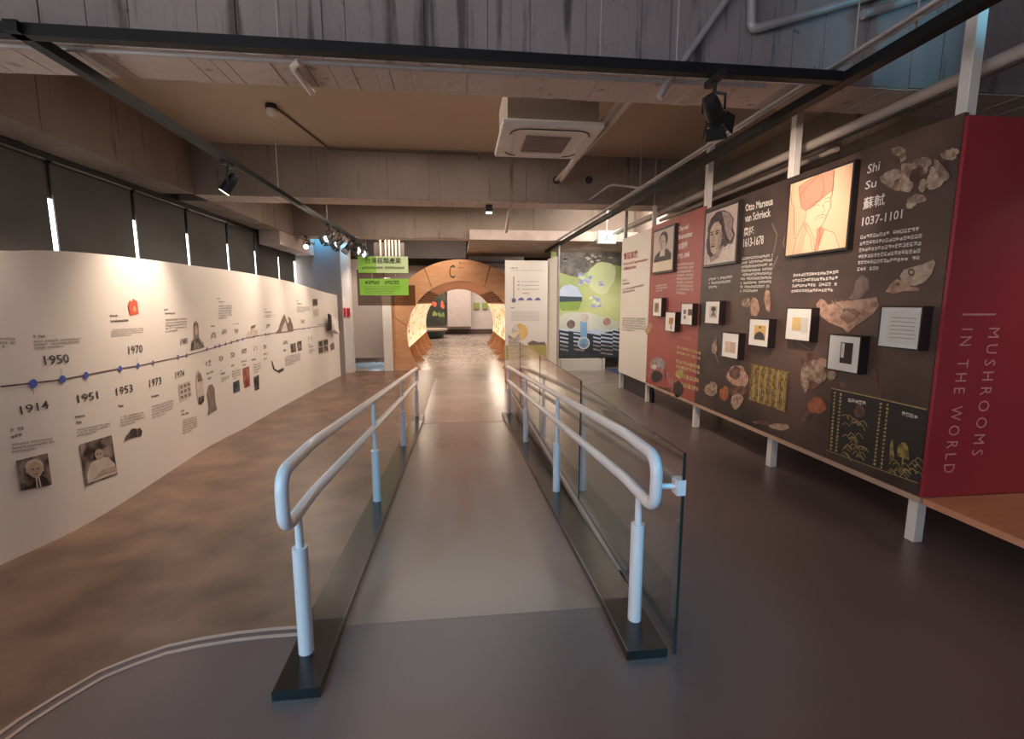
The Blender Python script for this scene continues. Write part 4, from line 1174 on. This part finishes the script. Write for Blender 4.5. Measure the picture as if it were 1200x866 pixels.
def spotlight(x, y, target, lab, power, angle=55, lens=M_LENSD, size=1.0, color=WARM, ztrack=ZT - .035, doors=True, lit=True):
    t = thing('track_spotlight', (x, y, ztrack - .30), lab, 'spotlight', 'black track spotlights')
    head = Vector((x, y, ztrack - 0.19 * size - .02))
    d = (Vector(target) - head).normalized()
    MB().box((x - .022, y - .10 * size, ztrack - .035), (x + .022, y + .10 * size, ztrack)).build('track_adapter', M_BLACK, t)
    MB().tube([(x, y, ztrack - .03), (x, y, ztrack - .10 * size)], .012, 8).build('stem', M_BLACK, t, smooth=True)
    side = d.cross(Vector((0, 0, 1)))
    side = side.normalized() if side.length > .05 else Vector((1, 0, 0))
    up = side.cross(d).normalized()
    r = .055 * size
    mb = MB()
    yk = [head + side * (r + .012), head + side * (r + .012) + Vector((0, 0, .09 * size)), Vector((x, y, ztrack - .095 * size)), head - side * (r + .012) + Vector((0, 0, .09 * size)), head - side * (r + .012)]
    mb.tube(yk, .009, 6).build('yoke', M_BLACK, t)
    body = MB().tube([head - d * .12 * size, head - d * .10 * size, head - d * .02 * size, head + d * .06 * size], [r * .62, r * .85, r, r], 16).build('lamp_body', M_BLACK, t, smooth=True)
    MB().tube([head + d * .06 * size, head + d * .085 * size], r * 1.12, 16).build('rim', M_BLACK, body, smooth=True)
    MB().tube([head + d * .083 * size, head + d * .088 * size], r * .95, 16).build('lens', lens, body, smooth=True)
    if doors:
        for sgn, ax, bx in ((1, up, side), (-1, up, side), (1, side, up), (-1, side, up)):
            b = head + d * .086 * size + ax * sgn * r * 1.05
            e = b + d * .075 * size + ax * sgn * .035 * size
            w = bx * r * 1.0; th = ax * .003
            MB().hexa([b - w - th, b + w - th, b + w + th, b - w + th, e - w * 1.25 - th, e + w * 1.25 - th, e + w * 1.25 + th, e - w * 1.25 + th]).build('barn_door', M_BLACK, body)
    if lit and power:
        spot_light('spot_lamp', head + d * .20 * size, target, power, color, angle)
    return t


spotlight(1.58, 2.965, (2.99, 4.5, 1.95), 'black barn-door spotlight on the crossing track under the near beam', 200, 84, size=.95)
spotlight(-2.228, 5.22, (-3.02, 5.0, 1.5), 'black spotlight on the left track near the second beam, lamp turned to the wall', 125, 100, size=1.0, doors=False)
spotlight(-2.228, 9.0, (-3.27, 7.2, 1.5), 'black spotlight on the left track, nearest one of the far cluster', 100, 85, M_LENS)
spotlight(-2.228, 9.75, (-3.27, 8.6, 1.5), 'black spotlight on the left track, second of the far cluster', 75, 80, M_LENS)
spotlight(-2.228, 10.5, (-3.2, 10.2, 1.5), 'black spotlight on the left track, third of the far cluster', 65, 80, M_LENS)
spotlight(-2.228, 11.2, (2.99, 7.6, 1.9), 'black spotlight on the left track, fourth of the far cluster', 210, 36, M_LENS)
spotlight(-2.228, 11.9, (2.99, 6.2, 1.9), 'black spotlight at the far end of the left track, facing the camera', 170, 30, M_LENS)
p = on_x(358, 262, -3.35)
spotlight(-3.35, p[1], (-3.2, p[1] - 2.5, 1.8), 'single bright spotlight hung by the dropped lintel near the windows', 40, 90, M_LENS, ztrack=3.085 if False else 3.09 + .0, doors=False)
tag(MB().box((-3.6, p[1] - .04, 3.089), (-3.30, p[1] + .04, 3.12)).build('lamp_bracket', M_BLACK), 'short black bracket holding the bright spotlight beside the windows', 'bracket')
# unseen spotlight added past the frame edge to light the near wall
spotlight(-2.62, 2.965, (-2.9, 2.75, 1.3), 'added unseen black spotlight at the left end of the crossing track, beyond the frame', 36, 120, size=.8, doors=False)
# small fitting under the third bay
p = on_y(573, 241, 7.6)
t = thing('small_downlight', (p[0], 7.6, p[2] - .06), 'small black box downlight under the second beam', 'spotlight')
MB().box((p[0] - .05, 7.54, 2.98), (p[0] + .05, 7.66, 3.088)).build('housing', M_BLACK, t)
MB().box((p[0] - .045, 7.545, 2.965), (p[0] + .045, 7.655, 2.98)).build('lens', M_LENSD, t)

# air conditioner cassette
ac = thing('ceiling_air_conditioner', (0.885, 4.92, 3.16), 'white square ceiling air conditioner cassette below the tan slab', 'air conditioner')
x0, x1, y0, y1 = 0.42, 1.35, 4.44, 5.41
bevel(MB().box((x0, y0, 3.16), (x1, y1, 3.215)).build('panel', M_AC, ac), .02, 3)
MB().box((x0 + .05, y0 + .05, 3.215), (x1 - .05, y1 - .05, 3.60)).build('body', mat('aircon_body', '#8a7869', .7), ac)
gr_ = MB().box((x0 + .25, y0 + .27, 3.145), (x1 - .25, y1 - .25, 3.161)).build('intake_grille', M_ACG, ac)
for k in range(7):
    yy = y0 + .30 + k * .062
    MB().box((x0 + .26, yy, 3.138), (x1 - .26, yy + .018, 3.146)).build('grille_slat', mat('grille_slat_brown', '#8d7467', 0.6), gr_)
for k in range(4):
    cx, cy = (x0 + x1) / 2, (y0 + y1) / 2
    d = [(0, -1), (1, 0), (0, 1), (-1, 0)][k]; L = .25; D = .355
    c = Vector((cx + d[0] * D, cy + d[1] * D, 3.155))
    if d[0]: MB().box((c.x - .03, c.y - L, 3.150), (c.x + .03, c.y + L, 3.1605)).build('air_flap', M_AC, ac)
    else: MB().box((c.x - L, c.y - .03, 3.150), (c.x + L, c.y + .03, 3.1605)).build('air_flap', M_AC, ac)
    # dark rounded slot around the flap
ring = fillet([(cx, y0 + .09, 3.158), (x1 - .09, y0 + .09, 3.158), (x1 - .09, y1 - .09, 3.158), (x0 + .09, y1 - .09, 3.158), (x0 + .09, y0 + .09, 3.158), (cx - .001, y0 + .09, 3.158)], .17, 8)
MB().tube(ring, .007, 6).build('outlet_slot', M_DARK, ac)
for (xx, yy) in ((x0 + .12, y0 + .12), (x1 - .12, y0 + .12), (x0 + .12, y1 - .12), (x1 - .12, y1 - .12)):
    MB().tube([(xx, yy, 3.6), (xx, yy, 3.78)], .008, 6).build('hanger_rod', M_PIPE, ac)

# pipe bundle past the air conditioner into the second beam
t = thing('pipe_bundle', (1.5, 5.6, 3.2), 'pale insulated refrigerant pipes running beside the ceiling cassette', 'pipe')
MB().tube([(1.42, 3.71, 3.22), (1.46, 4.6, 3.27), (1.50, 7.35, 3.42)], .028, 10).build('pipe', M_PIPEB, t, smooth=True)
MB().tube([(1.36, 3.71, 3.25), (1.40, 5.6, 3.33), (1.56, 7.35, 3.44)], .018, 10).build('pipe', M_PIPE, t, smooth=True)
MB().tube([(1.34, 5.2, 3.30), (1.44, 5.9, 3.31), (1.54, 7.2, 3.38)], .030, 10).build('pipe', M_PIPEB, t, smooth=True)
for i, px in enumerate((652, 690)):
    p = on_y(px, 211, 7.34)
    tag(MB().tube([(p[0], 7.33, p[2]), (p[0], 7.352, p[2])], .055, 16).build('pipe_sleeve', M_DARK), ('dark round pipe hole in the second beam where the pipes enter', 'dark round empty pipe hole in the second beam, right of the pipes')[i], 'hole', 'holes in the second beam')

# pipes on the near beam
def pipe(pts, r, lab, m=M_PIPE, rad=.05, name='ceiling_pipe', grp=None):
    return tag(MB().tube(fillet(pts, rad) if len(pts) > 2 else pts, r, 10).build(name, m, smooth=True), lab, 'pipe', grp)


pipe([(1.80, 3.205, 3.60), (1.379, 3.205, 3.01), (1.33, 3.205, 2.93)], .022, 'grey conduit slanting down the face of the near beam', rad=.02)
pipe([(1.905, 3.19, 3.75), (1.93, 3.19, 3.36), (2.70, 3.19, 3.60), (2.9, 3.19, 3.66)], .028, 'grey pipe bent in an elbow on the near beam, upper right')
pipe([(2.71, 3.19, 3.50), (3.3, 3.19, 3.70)], .03, 'short grey pipe stub on the near beam, right of the bent pipe')
pipe([(3.25, -1.5, 3.035), (3.25, 12.8, 3.035)], .042, 'long thick beige pipe running behind the display posts', M_PIPEB)
pipe([(3.42, -1.5, 3.06), (3.42, 12.8, 3.06)], .02, 'thin grey pipe beyond the thick beige pipe on the right', M_PIPE)
pipe([(-2.9, 3.27, 3.06), (-0.86, 3.27, 3.055), (1.2, 3.27, 3.055), (2.1, 3.27, 3.06)], .014, 'thin conduit along the underside edge of the near beam', M_PIPE, .02)
pipe([(-0.92, 3.24, 3.045), (-0.99, 3.30, 3.045), (-0.99, 3.72, 3.06)], .022, 'white bent pipe end under the near beam, left of centre', M_AC, .05)
pipe([(-1.99, 5.95, 3.765), (-1.80, 7.20, 3.765), (-1.75, 7.335, 3.74), (0.32, 7.335, 3.74), (0.36, 7.335, 3.66)], .012, 'thin brown conduit from the smoke detector along the second beam', mat('conduit_brown', '#6d5a4d', .6), .04)
pipe([(0.85, 7.85, 3.07), (0.95, 9.4, 2.95)], .03, 'slanting pale pipe just beyond the second beam', M_PIPEB)
pipe([(2.36, 6.2, 3.07), (2.1, 6.6, 3.2), (2.0, 7.34, 3.14)], .014, 'thin looping cable beside the right track', M_PIPE, .1)
pipe([(3.6, 4.4, 3.05), (3.6, 8.4, 3.05)], .03, 'pale horizontal bracing tube between the display posts', M_PIPEB)
# smoke detector
t = thing('smoke_detector', (-2.02, 5.92, 3.66), 'small round smoke detector on a black base under the tan slab', 'smoke detector')
MB().tube([(-2.02, 5.92, 3.78), (-2.02, 5.92, 3.73)], .06, 16).build('base', M_BLACK, t, smooth=True)
MB().tube([(-2.02, 5.92, 3.73), (-2.02, 5.92, 3.69), (-2.02, 5.92, 3.66)], [.055, .055, .03], 16).build('sensor_head', M_AC, t, smooth=True)

# exit sign
p0 = on_y(701, 270, 10); p1 = on_y(722, 286, 10)
t = thing('exit_sign', ((p0[0] + p1[0]) / 2, 10, p1[2]), 'small glowing pale exit sign box hung near the mural', 'sign')
MB().box((p0[0], 10.0, p1[2]), (p1[0], 10.08, p0[2])).build('housing', M_AC, t)
MB().box((p0[0] + .02, 9.99, p1[2] + .02), (p1[0] - .02, 10.0, p0[2] - .02)).build('lit_face', mat('exit_face_glow', '#d8fff4', .4, '#e8fff8', 2, emit=3.5), t)
MB().tube([((p0[0] + p1[0]) / 2, 10.04, p0[2]), ((p0[0] + p1[0]) / 2, 10.04, 3.78)], .01, 6).build('hanger_rod', M_PIPE, t)
cx = (p0[0] + p1[0]) / 2; cz = (p0[2] + p1[2]) / 2
g = mat('exit_pictogram_green', '#3f9c7c', .5)
MB().box((cx - .02, 9.984, cz - .02), (cx + .02, 9.989, cz + .05)).box((cx - .05, 9.984, cz - .06), (cx - .01, 9.989, cz - .02)).box((cx + .01, 9.984, cz - .07), (cx + .04, 9.989, cz - .02)).build('running_figure', g, t)

# ================================================================== TUNNEL
TY0, TY1 = 14.0, 22.4
TC = Vector((0.10, 0, 0.68)); RO, RI = 2.15, 1.55
tun = thing('wooden_tunnel', (TC.x, TY0, ZL), 'round orange plywood tunnel with glowing sides at the end of the ramp', 'tunnel')
floor_ang_o = math.asin((ZL - TC.z) / RO); floor_ang_i = math.asin((ZL - TC.z) / RI)


def ring_seg(a0, a1, ri, ro, y0, y1, n, a0i=None, a1i=None):
    mb = MB()
    rows = []
    for k in range(n + 1):
        t = k / n
        ao = a0 + (a1 - a0) * t
        ai = (a0i if a0i is not None else a0) + ((a1i if a1i is not None else a1) - (a0i if a0i is not None else a0)) * t
        co, so = math.cos(ao), math.sin(ao); ci, si = math.cos(ai), math.sin(ai)
        rows.append([(TC.x + ri * ci, y0, TC.z + ri * si), (TC.x + ro * co, y0, TC.z + ro * so), (TC.x + ro * co, y1, TC.z + ro * so), (TC.x + ri * ci, y1, TC.z + ri * si), (TC.x + ri * ci, y0, TC.z + ri * si)])
    mb.grid(rows)
    mb.add(rows[0][:4], [(0, 1, 2, 3)]); mb.add(rows[-1][:4], [(3, 2, 1, 0)])
    return mb


A0o, A1o = floor_ang_o, PI - floor_ang_o
A0i, A1i = floor_ang_i, PI - floor_ang_i
cut = [0, .19, .40, .62, .81, 1]
for i in range(5):
    g = 0.0012
    a, b = cut[i] + (g if i else 0), cut[i + 1] - (g if i < 4 else 0)
    ring_seg(A0o + (A1o - A0o) * a, A0o + (A1o - A0o) * b, RI, RO, TY0, TY0 + .05, 14, A0i + (A1i - A0i) * a, A0i + (A1i - A0i) * b).build('ring_panel', M_WOOD, tun)
# ribs (curved plywood fins) behind the front ring
for k in range(5):
    y = TY0 + .06 + k * 2.05
    ring_seg(A0o, A1o, RI + .02, RO - .12, y, y + .06, 40, A0i, A1i).build('rib', M_WOOD, tun)
# outer skin
ring_seg(A0o, A1o, RO - .10, RO - .07, TY0 + .05, TY1, 40).build('outer_skin', M_WOODD, tun)
# crown board
ring_seg(math.radians(55), math.radians(125), RI + .0, RI + .02, TY0 + .055, TY1, 14).build('crown_board', M_WOODD, tun)
# lightboxes left and right
for sgn in (0, 1):
    a0, a1 = math.radians(-13), math.radians(35)
    if sgn: a0, a1 = PI - a1, PI - a0
    ring_seg(a0, a1, RI - .02, RI + .015, TY0 + .06, TY1 - .3, 12).build('light_panel', M_GLOW, tun)
    for k in range(26):
        aa = a0 + (a1 - a0) * random.uniform(.08, .92); yy = random.uniform(TY0 + .2, TY1 - .6); da = random.uniform(.015, .05); dy = random.uniform(.1, .3)
        rr = RI - .024
        MB().add([(TC.x + rr * math.cos(aa + da * p), yy + dy * q, TC.z + rr * math.sin(aa + da * p)) for p, q in ((-1, 0), (-.4, 1), (.5, .7), (1, 0), (.4, -.8), (-.6, -.9))], [(0, 1, 2, 3, 4, 5)]).build('leaf_motif', mat('tunnel_motif_brown', '#c79553', .6, '#a87638', 5), tun)
    for k in range(6):
        aa = math.radians(38 + k * 3.2)
        if sgn: aa = PI - aa
        ring_seg(aa - .011, aa + .011, RI - .01, RI + .05, TY0 + .06, TY1 - .2, 1).build('slat', mat('tunnel_slat_brown', '#7a4a28', .5), tun)
p = [(525.5, 325.5), (535.5, 324.5), (525.5, 312)]
PT = YPlane(TY0)
lettering(PT, 'C', (526.5, 326), (533, 326), (526.5, 310.5), M_SIGNINK, tun, .004, 0, 'lettering')
para(PT, (538, 310), (549, 310), (538, 307.5), 1, M_FD, tun, .004)
para(PT, (537, 315), (550, 315), (537, 313), 1, M_FD, tun, .004)
for s in (-1, 1):
    area('tunnel_glow_lamp', (TC.x + s * 1.40, 18.2, 1.0), (TC.x - s * 1.2, 18.2, -0.2), 7.0, .9, 70, (1, .90, .74))

# far room seen through the tunnel
p0 = on_y(524, 340, 29.5); p1 = on_y(552, 381, 29.5)
tag(MB().box((p0[0], 29.3, 0.18), (p1[0], 29.999, 3.4)).build('far_panel', mat('far_panel_grey', '#b5a7a0', .6)), 'tall grey white panel on the far wall seen through the tunnel', 'panel')
p0 = on_y(502, 345, 29.4); p1 = on_y(523, 381, 29.4)
t = tag(MB().box((p0[0] - .6, 29.3, p1[2]), (p1[0] - .02, 29.999, 2.9)).build('picture_panel', mat('far_picture_dark', '#27302a', .5, '#4a4a36', 1.2)), 'dark picture panel with red and green print seen through the tunnel', 'panel')
PF = YPlane(29.3)
for k, (px, m) in enumerate(((509, '#d0644d'), (517, '#cf6a50'), (509, '#8c9a52'), (517, '#7d9050'))):
    y0 = 356 if k < 2 else 366
    for j in range(3):
        poly_px(PF, blob_pts(px + random.uniform(-2.5, 2.5), y0 + random.uniform(-1, 4), 1.8, 2.6, 8, .2), mat('far_print_%d' % k, m, .6), t, 'leaf_print', .01 + .004 * j)
for i, px in enumerate((558.5, 568)):
    p = on_y(px, 358.5, 29.9)
    tag(MB().box((p[0] - .16, 29.88, p[2] - .19), (p[0] + .16, 29.99, p[2] + .19)).build('green_picture', mat('far_green_print', '#9aa95c', .6, '#8a9a4e', 4)), ('green square picture on the far white wall, the left one', 'green square picture on the far white wall, the right one')[i], 'picture', 'green pictures on the far wall')
t = thing('round_bench', (-1.75, 26.9, ZL), 'low dark round bench with pale top beyond the tunnel', 'bench')
MB().tube([(-1.75, 26.9, ZL + .06), (-1.75, 26.9, ZL + .42)], [.95, 1.1], 28).build('base', mat('bench_dark_green', '#26403c', .5), t, smooth=True)
MB().tube([(-1.75, 26.9, ZL + .42), (-1.75, 26.9, ZL + .50)], 1.18, 28).build('seat_top', mat('bench_top_tan', '#a38f80', .5), t, smooth=True)
MB().tube([(-1.75, 26.9, ZL), (-1.75, 26.9, ZL + .06)], .8, 20).build('foot', M_BLACK, t, smooth=True)

# ================================================================== SIGNS LEFT OF THE TUNNEL
PS_ = YPlane(12.0)
p0 = on_y(419, 298, 12); p1 = on_y(478.5, 320, 12)
t = tag(MB().box((p0[0], 12.0, p1[2]), (p1[0], 12.02, p0[2] - .04)).build('hanging_sign', M_GREENL), 'upper pale green hanging sign with dark characters left of the tunnel', 'sign', 'green hanging signs')
MB().box((p0[0], 11.994, p1[2]), (p0[0] + .42, 11.999, p0[2] - .04)).build('colour_band', M_GREEN, t)
lettering(PS_, '台灣菇類產業', (428, 309), (470, 309), (428, 302), M_SIGNINK, t, .008, .012)
para(PS_, (424, 316), (474, 316), (424, 312.5), 1, M_SIGNINK, t, .008, .8, 1, 26)
MB().tube([(p0[0] + .2, 12.01, p0[2] - .04), (p0[0] + .2, 12.01, 3.09)], .006, 6).tube([(p1[0] - .2, 12.01, p0[2] - .04), (p1[0] - .2, 12.01, 3.09)], .006, 6).build('hanger_wire', M_PIPE, t)
p0 = on_y(421, 326.5, 12); p1 = on_y(479, 346, 12)
t = tag(MB().box((p0[0], 12.0, p1[2]), (p1[0], 12.02, p0[2])).build('hanging_sign', M_GREEN), 'lower green hanging sign with small dark text left of the tunnel', 'sign', 'green hanging signs')
para(PS_, (428, 333.5), (445, 333.5), (428, 329), 1, M_SIGNINK, t, .005, .9, 1, 5)
para(PS_, (451, 333.5), (468, 333.5), (451, 329), 1, M_SIGNINK, t, .005, .9, 1, 5)
for k in range(4): line_px(PS_, [(427, 336 + k * 2.5), (470 - k * 3, 336 + k * 2.5)], .01, mat('sign_thin_line', '#5f8a2f', .6), t, 'text_line', .005)
MB().tube([(p0[0] + .3, 12.01, p0[2]), (p0[0] + .3, 12.01, p0[2] + .11)], .006, 6).tube([(p1[0] - .3, 12.01, p0[2]), (p1[0] - .3, 12.01, p0[2] + .11)], .006, 6).build('hanger_wire', M_PIPE, t)
p0 = on_y(418, 316, 12.25); p1 = on_y(487, 358, 12.25)
t = tag(MB().box((p0[0], 12.24, p1[2]), (p1[0], 12.25, on_y(418, 334, 12.25)[2])).box((p0[0], 12.24, on_y(418, 334, 12.25)[2]), (on_y(450, 318, 12.25)[0], 12.25, p0[2])).build('acrylic_sheet', M_ACRYL), 'smoky brown acrylic sheet hanging behind the lower green sign', 'sheet')
for xx in (p0[0] + .15, p0[0] + .55):
    MB().tube([(xx, 12.245, p0[2]), (xx, 12.245, 3.775)], .005, 6).build('hanger_wire', M_PIPE, t)
p0 = on_y(411, 304, 14.4); p1 = on_y(453, 419, 14.4)
tag(MB().box((p0[0], 14.4, p1[2]), (p1[0], 14.46, p0[2])).build('hanging_partition', mat('hanging_partition_beige', '#b8aaa0', .7, '#bfb1a7', .8)), 'beige partition hung clear of the floor left of the tunnel', 'partition')
tag(MB().box((p1[0] + .02, 13.8, ZL), (p1[0] + .26, 13.9, 2.3)).build('white_panel', M_CREAM), 'narrow bright white panel between hanging partition and tunnel', 'panel')
spot_light('partition_fill', (-2.3, 12.7, 2.85), (-2.6, 14.4, 1.2), 95, SOFT, 75, .8)  # unseen fill added to brighten the hanging partition
spot_light('beam_teal_lamp', (3.4, 2.1, 3.45), (3.0, 3.25, 3.45), 16, (.12, .6, .9), 70, .8)
spot_light('floor_blue_lamp', (-2.6, 15.6, 0.6), (-2.6, 15.2, ZL), 70, (.45, .75, 1), 120, .8)
# dark recess with white slatted screen above the signs
t = thing('slat_screen', (-1.9, 13.4, 2.6), 'white upright slat screen high above the green signs', 'screen')
for px in (446, 452, 456, 460, 464, 468):
    p = on_y(px, 292, 13.4)
    MB().box((p[0] - .022, 13.38, 2.70), (p[0] + .022, 13.42, 3.775)).build('slat', M_WHITE, t)
MB().box((-2.2, 13.43, 2.72), (-1.4, 13.45, 3.2)).build('backing', mat('screen_backing', '#776b66', .7), t)
struct(MB().box((-2.95, 14.6, 2.90), (0.28, 14.7, 3.775)).build('wall_recess', mat('recess_dark', '#5f5752', .7)))
# dropped soffit at the right above the info board
struct(MB().box((0.30, 11.20, 3.03), (5.5, 11.44, 3.25)).build('ceiling_drop', M_SOFF))
struct(MB().box((0.30, 11.441, 3.03), (5.5, 15.1, 3.085)).build('ceiling_drop', M_SOFF))
# corrugated duct
t = thing('air_duct', (1.3, 13.2, 2.7), 'pale corrugated air duct lying above the tunnel and info board', 'duct')
pp = [(0.35 + .05 * k, 15.32, 2.985) for k in range(36)]
MB().tube(pp, [.125 if k % 2 else .11 for k in range(36)], 14).build('hose', M_AC, t, smooth=True)
pp = [(0.9 + .05 * k, 15.25, 2.77) for k in range(26)]
MB().tube(pp, [.085 if k % 2 else .075 for k in range(26)], 14).build('hose', M_AC, t, smooth=True)

# ================================================================== INFO BOARD, MURAL
YI = 11.6
p0 = on_y(592, 305, YI); p1 = on_y(641, 412, YI)
ib = tag(MB().box((p0[0], YI, ZL + .15), (p1[0], YI + .06, p0[2])).build('info_board', M_CREAM), 'tall white information board with a pie chart right of the tunnel', 'information board')
PI_ = YPlane(YI)
para(PI_, (599, 315.5), (613, 315.5), (599, 313.5), 1, M_INK, ib)
line_px(PI_, [(599, 317), (637, 317)], .006, M_INKG, ib, 'rule_line')
line_px(PI_, [(602, 324), (602, 351)], .03, mat('chart_bar_grey', '#a79c98', .6), ib, 'chart_bar')
disc(PI_, 602, 352, .055, M_LINEB, ib, 'chart_bulb', .005)
for k in range(3):
    para(PI_, (606.5, 331 + k * 4.5), (610, 331 + k * 4.5), (606.5, 329 + k * 4.5), 1, M_INK, ib)
    line_px(PI_, [(611.5, 330 + k * 4.5), (632, 330 + k * 4.5)], .008, M_INKG, ib, 'text_line')
para(PI_, (612, 345), (627, 345), (612, 343), 1, mat('print_orange_text', '#b98a5e', .6), ib)
for x in (610.5, 620.5, 630): poly_px(PI_, [(x - 4, 352), (x - 2, 349.5), (x + .5, 348.5), (x + 3, 350), (x + 3.6, 352)], M_LINEB, ib, 'mushroom_print', .005)
para(PI_, (599, 362), (607, 362), (599, 360), 1, M_INK, ib)
for k in range(5): line_px(PI_, [(599, 365.5 + k * 2.4), (632, 365.5 + k * 2.4)], .006, M_INKG, ib, 'text_line')
a, zc = PI_.uv(609, 389)
cols = ['#d8b06c', '#cfa566', '#c9bfb4', '#b9aea6', '#d6c7a2', '#a79f9b']
sec = [(-90, 80), (80, 110), (110, 150), (150, 185), (185, 230), (230, 270)]
for k, (s0, s1) in enumerate(sec):
    n = 8; R = .205
    MB().add([PI_.pt(a, zc, .005)] + [PI_.pt(a + R * math.cos(math.radians(s0 + (s1 - s0) * j / n)), zc + R * math.sin(math.radians(s0 + (s1 - s0) * j / n)), .005) for j in range(n + 1)], [tuple(range(n + 2))]).build('pie_slice', mat('pie_%d' % k, cols[k], .6), ib)
poly_px(PI_, [(592.5, 405), (640.5, 404), (640.5, 422), (592.5, 422)], mat('print_olive_field', '#a89a58', .6, '#b9ab6a', 3), ib, 'landscape_print', .004)
poly_px(PI_, [(618, 402), (624, 399), (632, 401), (638, 400.5), (640, 404), (620, 404.5)], M_SEPIA, ib, 'landscape_print', .006)
tag(MB().box((p0[0] - .02, YI - .25, ZL), (p1[0] - .3, YI - .02, ZL + .34)).build('wooden_plinth', M_WOODD), 'orange wooden plinth at the foot of the information board', 'plinth')
q0 = on_y(643, 303, 11.5); q1 = on_y(653, 300, 11.5)
tag(MB().hexa([(q0[0] + .02, 11.75, ZL), (q1[0], 11.45, ZL), (q1[0] + .04, 11.5, ZL), (q0[0] + .06, 11.8, ZL), (q0[0] + .02, 11.75, 2.66), (q1[0], 11.45, 2.70), (q1[0] + .04, 11.5, 2.70), (q0[0] + .06, 11.8, 2.66)]).build('side_panel', M_CREAM), 'narrow white upright panel angled beside the information board', 'panel')
tag(MB().tube([(q1[0] + .03, 11.42, ZL), (q1[0] + .03, 11.42, 2.95)], .022, 8).build('support_pole', M_PIPE, smooth=True), 'thin pale pole at the edge of the angled white panel', 'pole')

YM = 13.6
mural = tag(MB().box((2.65, YM, 0.02), (5.0, YM + .06, 3.06)).build('mural_board', mat('mural_green', '#a3b264', .55, '#d6d89a', .7, 4)), 'tall green mural of fields and mushrooms at the end of the right aisle', 'mural')
PM = YPlane(YM)
M_SKY = mat('mural_sky', '#b9c4dd', .6, '#d2d9e8', 1.5)
M_LAV = mat('mural_lavender', '#8e97c9', .6, '#c9cfe8', 9)
M_GLEAM = mat('mural_pale_yellow', '#e6e7bd', .6, '#d9dfa6', 1.5)
poly_px(PM, [(652, 295), (728, 295), (728, 312), (712, 309), (694, 316), (676, 325), (664, 322), (652, 318)], mat('mural_rock', '#5f5750', .6, '#8b8378', 6), mural, 'rock_print', .004)
for k in range(20): poly_px(PM, blob_pts(655 + random.random() * 68, 298 + random.random() * 9, 2.6, 1.2, 8, .3), M_SEPIA if k % 2 else M_PALE, mural, 'rock_print', .006)
poly_px(PM, blob_pts(705, 325, 17, 18, 18, .12), M_GLEAM, mural, 'field_print', .005)
poly_px(PM, [(652, 352), (653, 342), (660, 335), (668, 333), (677, 337), (683, 348), (682, 352)], M_SKY, mural, 'sky_print', .006)
poly_px(PM, [(652, 347), (682, 348), (682, 353), (652, 354)], mat('mural_dark_hill', '#3c4a52', .6), mural, 'hill_print', .007)
poly_px(PM, [(652, 354), (682, 353), (678, 363), (658, 364)], mat('mural_meadow', '#8ba24a', .6), mural, 'meadow_print', .006)
for (x, y, r) in ((686, 327, 9), (697, 354, 8), (704, 332, 4)):
    for k in range(12): poly_px(PM, blob_pts(x + random.uniform(-r, r) * .7, y + random.uniform(-r, r) * .7, r * .3, r * .26, 8, .2), M_LAV if k % 3 else M_GLEAM, mural, 'mushroom_print', .008 + .001 * k)
poly_px(PM, [(652, 385), (653, 372), (665, 366), (690, 366), (727, 378), (727, 392), (700, 388), (672, 386)], mat('mural_pale_ground', '#c8c9b5', .6, '#d8d7c6', 2), mural, 'ground_print', .006)
poly_px(PM, [(652, 398), (653, 378), (664, 374), (690, 378), (715, 388), (727, 400), (727, 417), (652, 417)], M_SKY, mural, 'sky_print', .0055)
poly_px(PM, [(652, 386), (700, 392), (727, 385), (727, 419), (652, 419)], mat('mural_dark_band', '#2b3036', .6, '#3a3f45', 3), mural, 'fence_print', .0075)
for gx, n, w in ((656, 6, 10), (672, 6, 12), (695, 6, 9), (704, 7, 14), (718, 6, 9)):
    for k in range(n):
        y = 385 + k * 4.6
        poly_px(PM, [(gx, y), (gx + w, y + 2.0), (gx + w, y + 3.6), (gx, y + 1.8)], M_SKY if k < 4 else M_GREY, mural, 'slat_print', .010)
for (x, y, r, m) in ((685, 372, .14, M_PALE), (669, 380, .15, M_SEPIA), (711, 377, .14, M_FS), (684, 402, .18, mat('mural_photo_blue', '#8fb6d6', .6, '#5a6a78', 6))):
    disc(PM, x, y, r, M_CREAM, mural, 'picture_ring', .012); disc(PM, x, y, r * .84, m, mural, 'round_picture', .015)
line_px(PM, [(684, 376), (684, 396)], .20, mat('mural_blue_stripe', '#7fa8cc', .6), mural, 'stripe_print', .0105)
tag(MB().box((2.9, YM - .35, ZL), (4.1, YM - .05, 0.0)).build('mural_bench', M_CREAM), 'low cream plinth in front of the mural', 'plinth')
for i, x in enumerate((2.84, 4.16)):
    tag(MB().box((x - .04, YM - .32, ZL), (x + .04, YM - .24, .02)).build('short_post', M_POST), ('short white post at the left end of the cream plinth', 'short white post at the right end of the cream plinth')[i], 'post', 'posts by the mural plinth')
tag(MB().box((4.3, 12.0, ZL + .001), (5.4, 13.5, ZL + .008)).build('blue_mat', mat('mat_blue', '#4a5a86', .7)), 'blue floor mat below the mural at the right', 'mat')
spot_light('mural_lamp', (3.3, 11.6, 2.8), (3.5, 13.6, 1.9), 140, (1, .97, .88), 90, .8)
spot_light('platform_lamp', (4.55, 1.2, 2.6), (4.2, 2.6, 1.3), 45, (1, .75, .6), 80, .9)
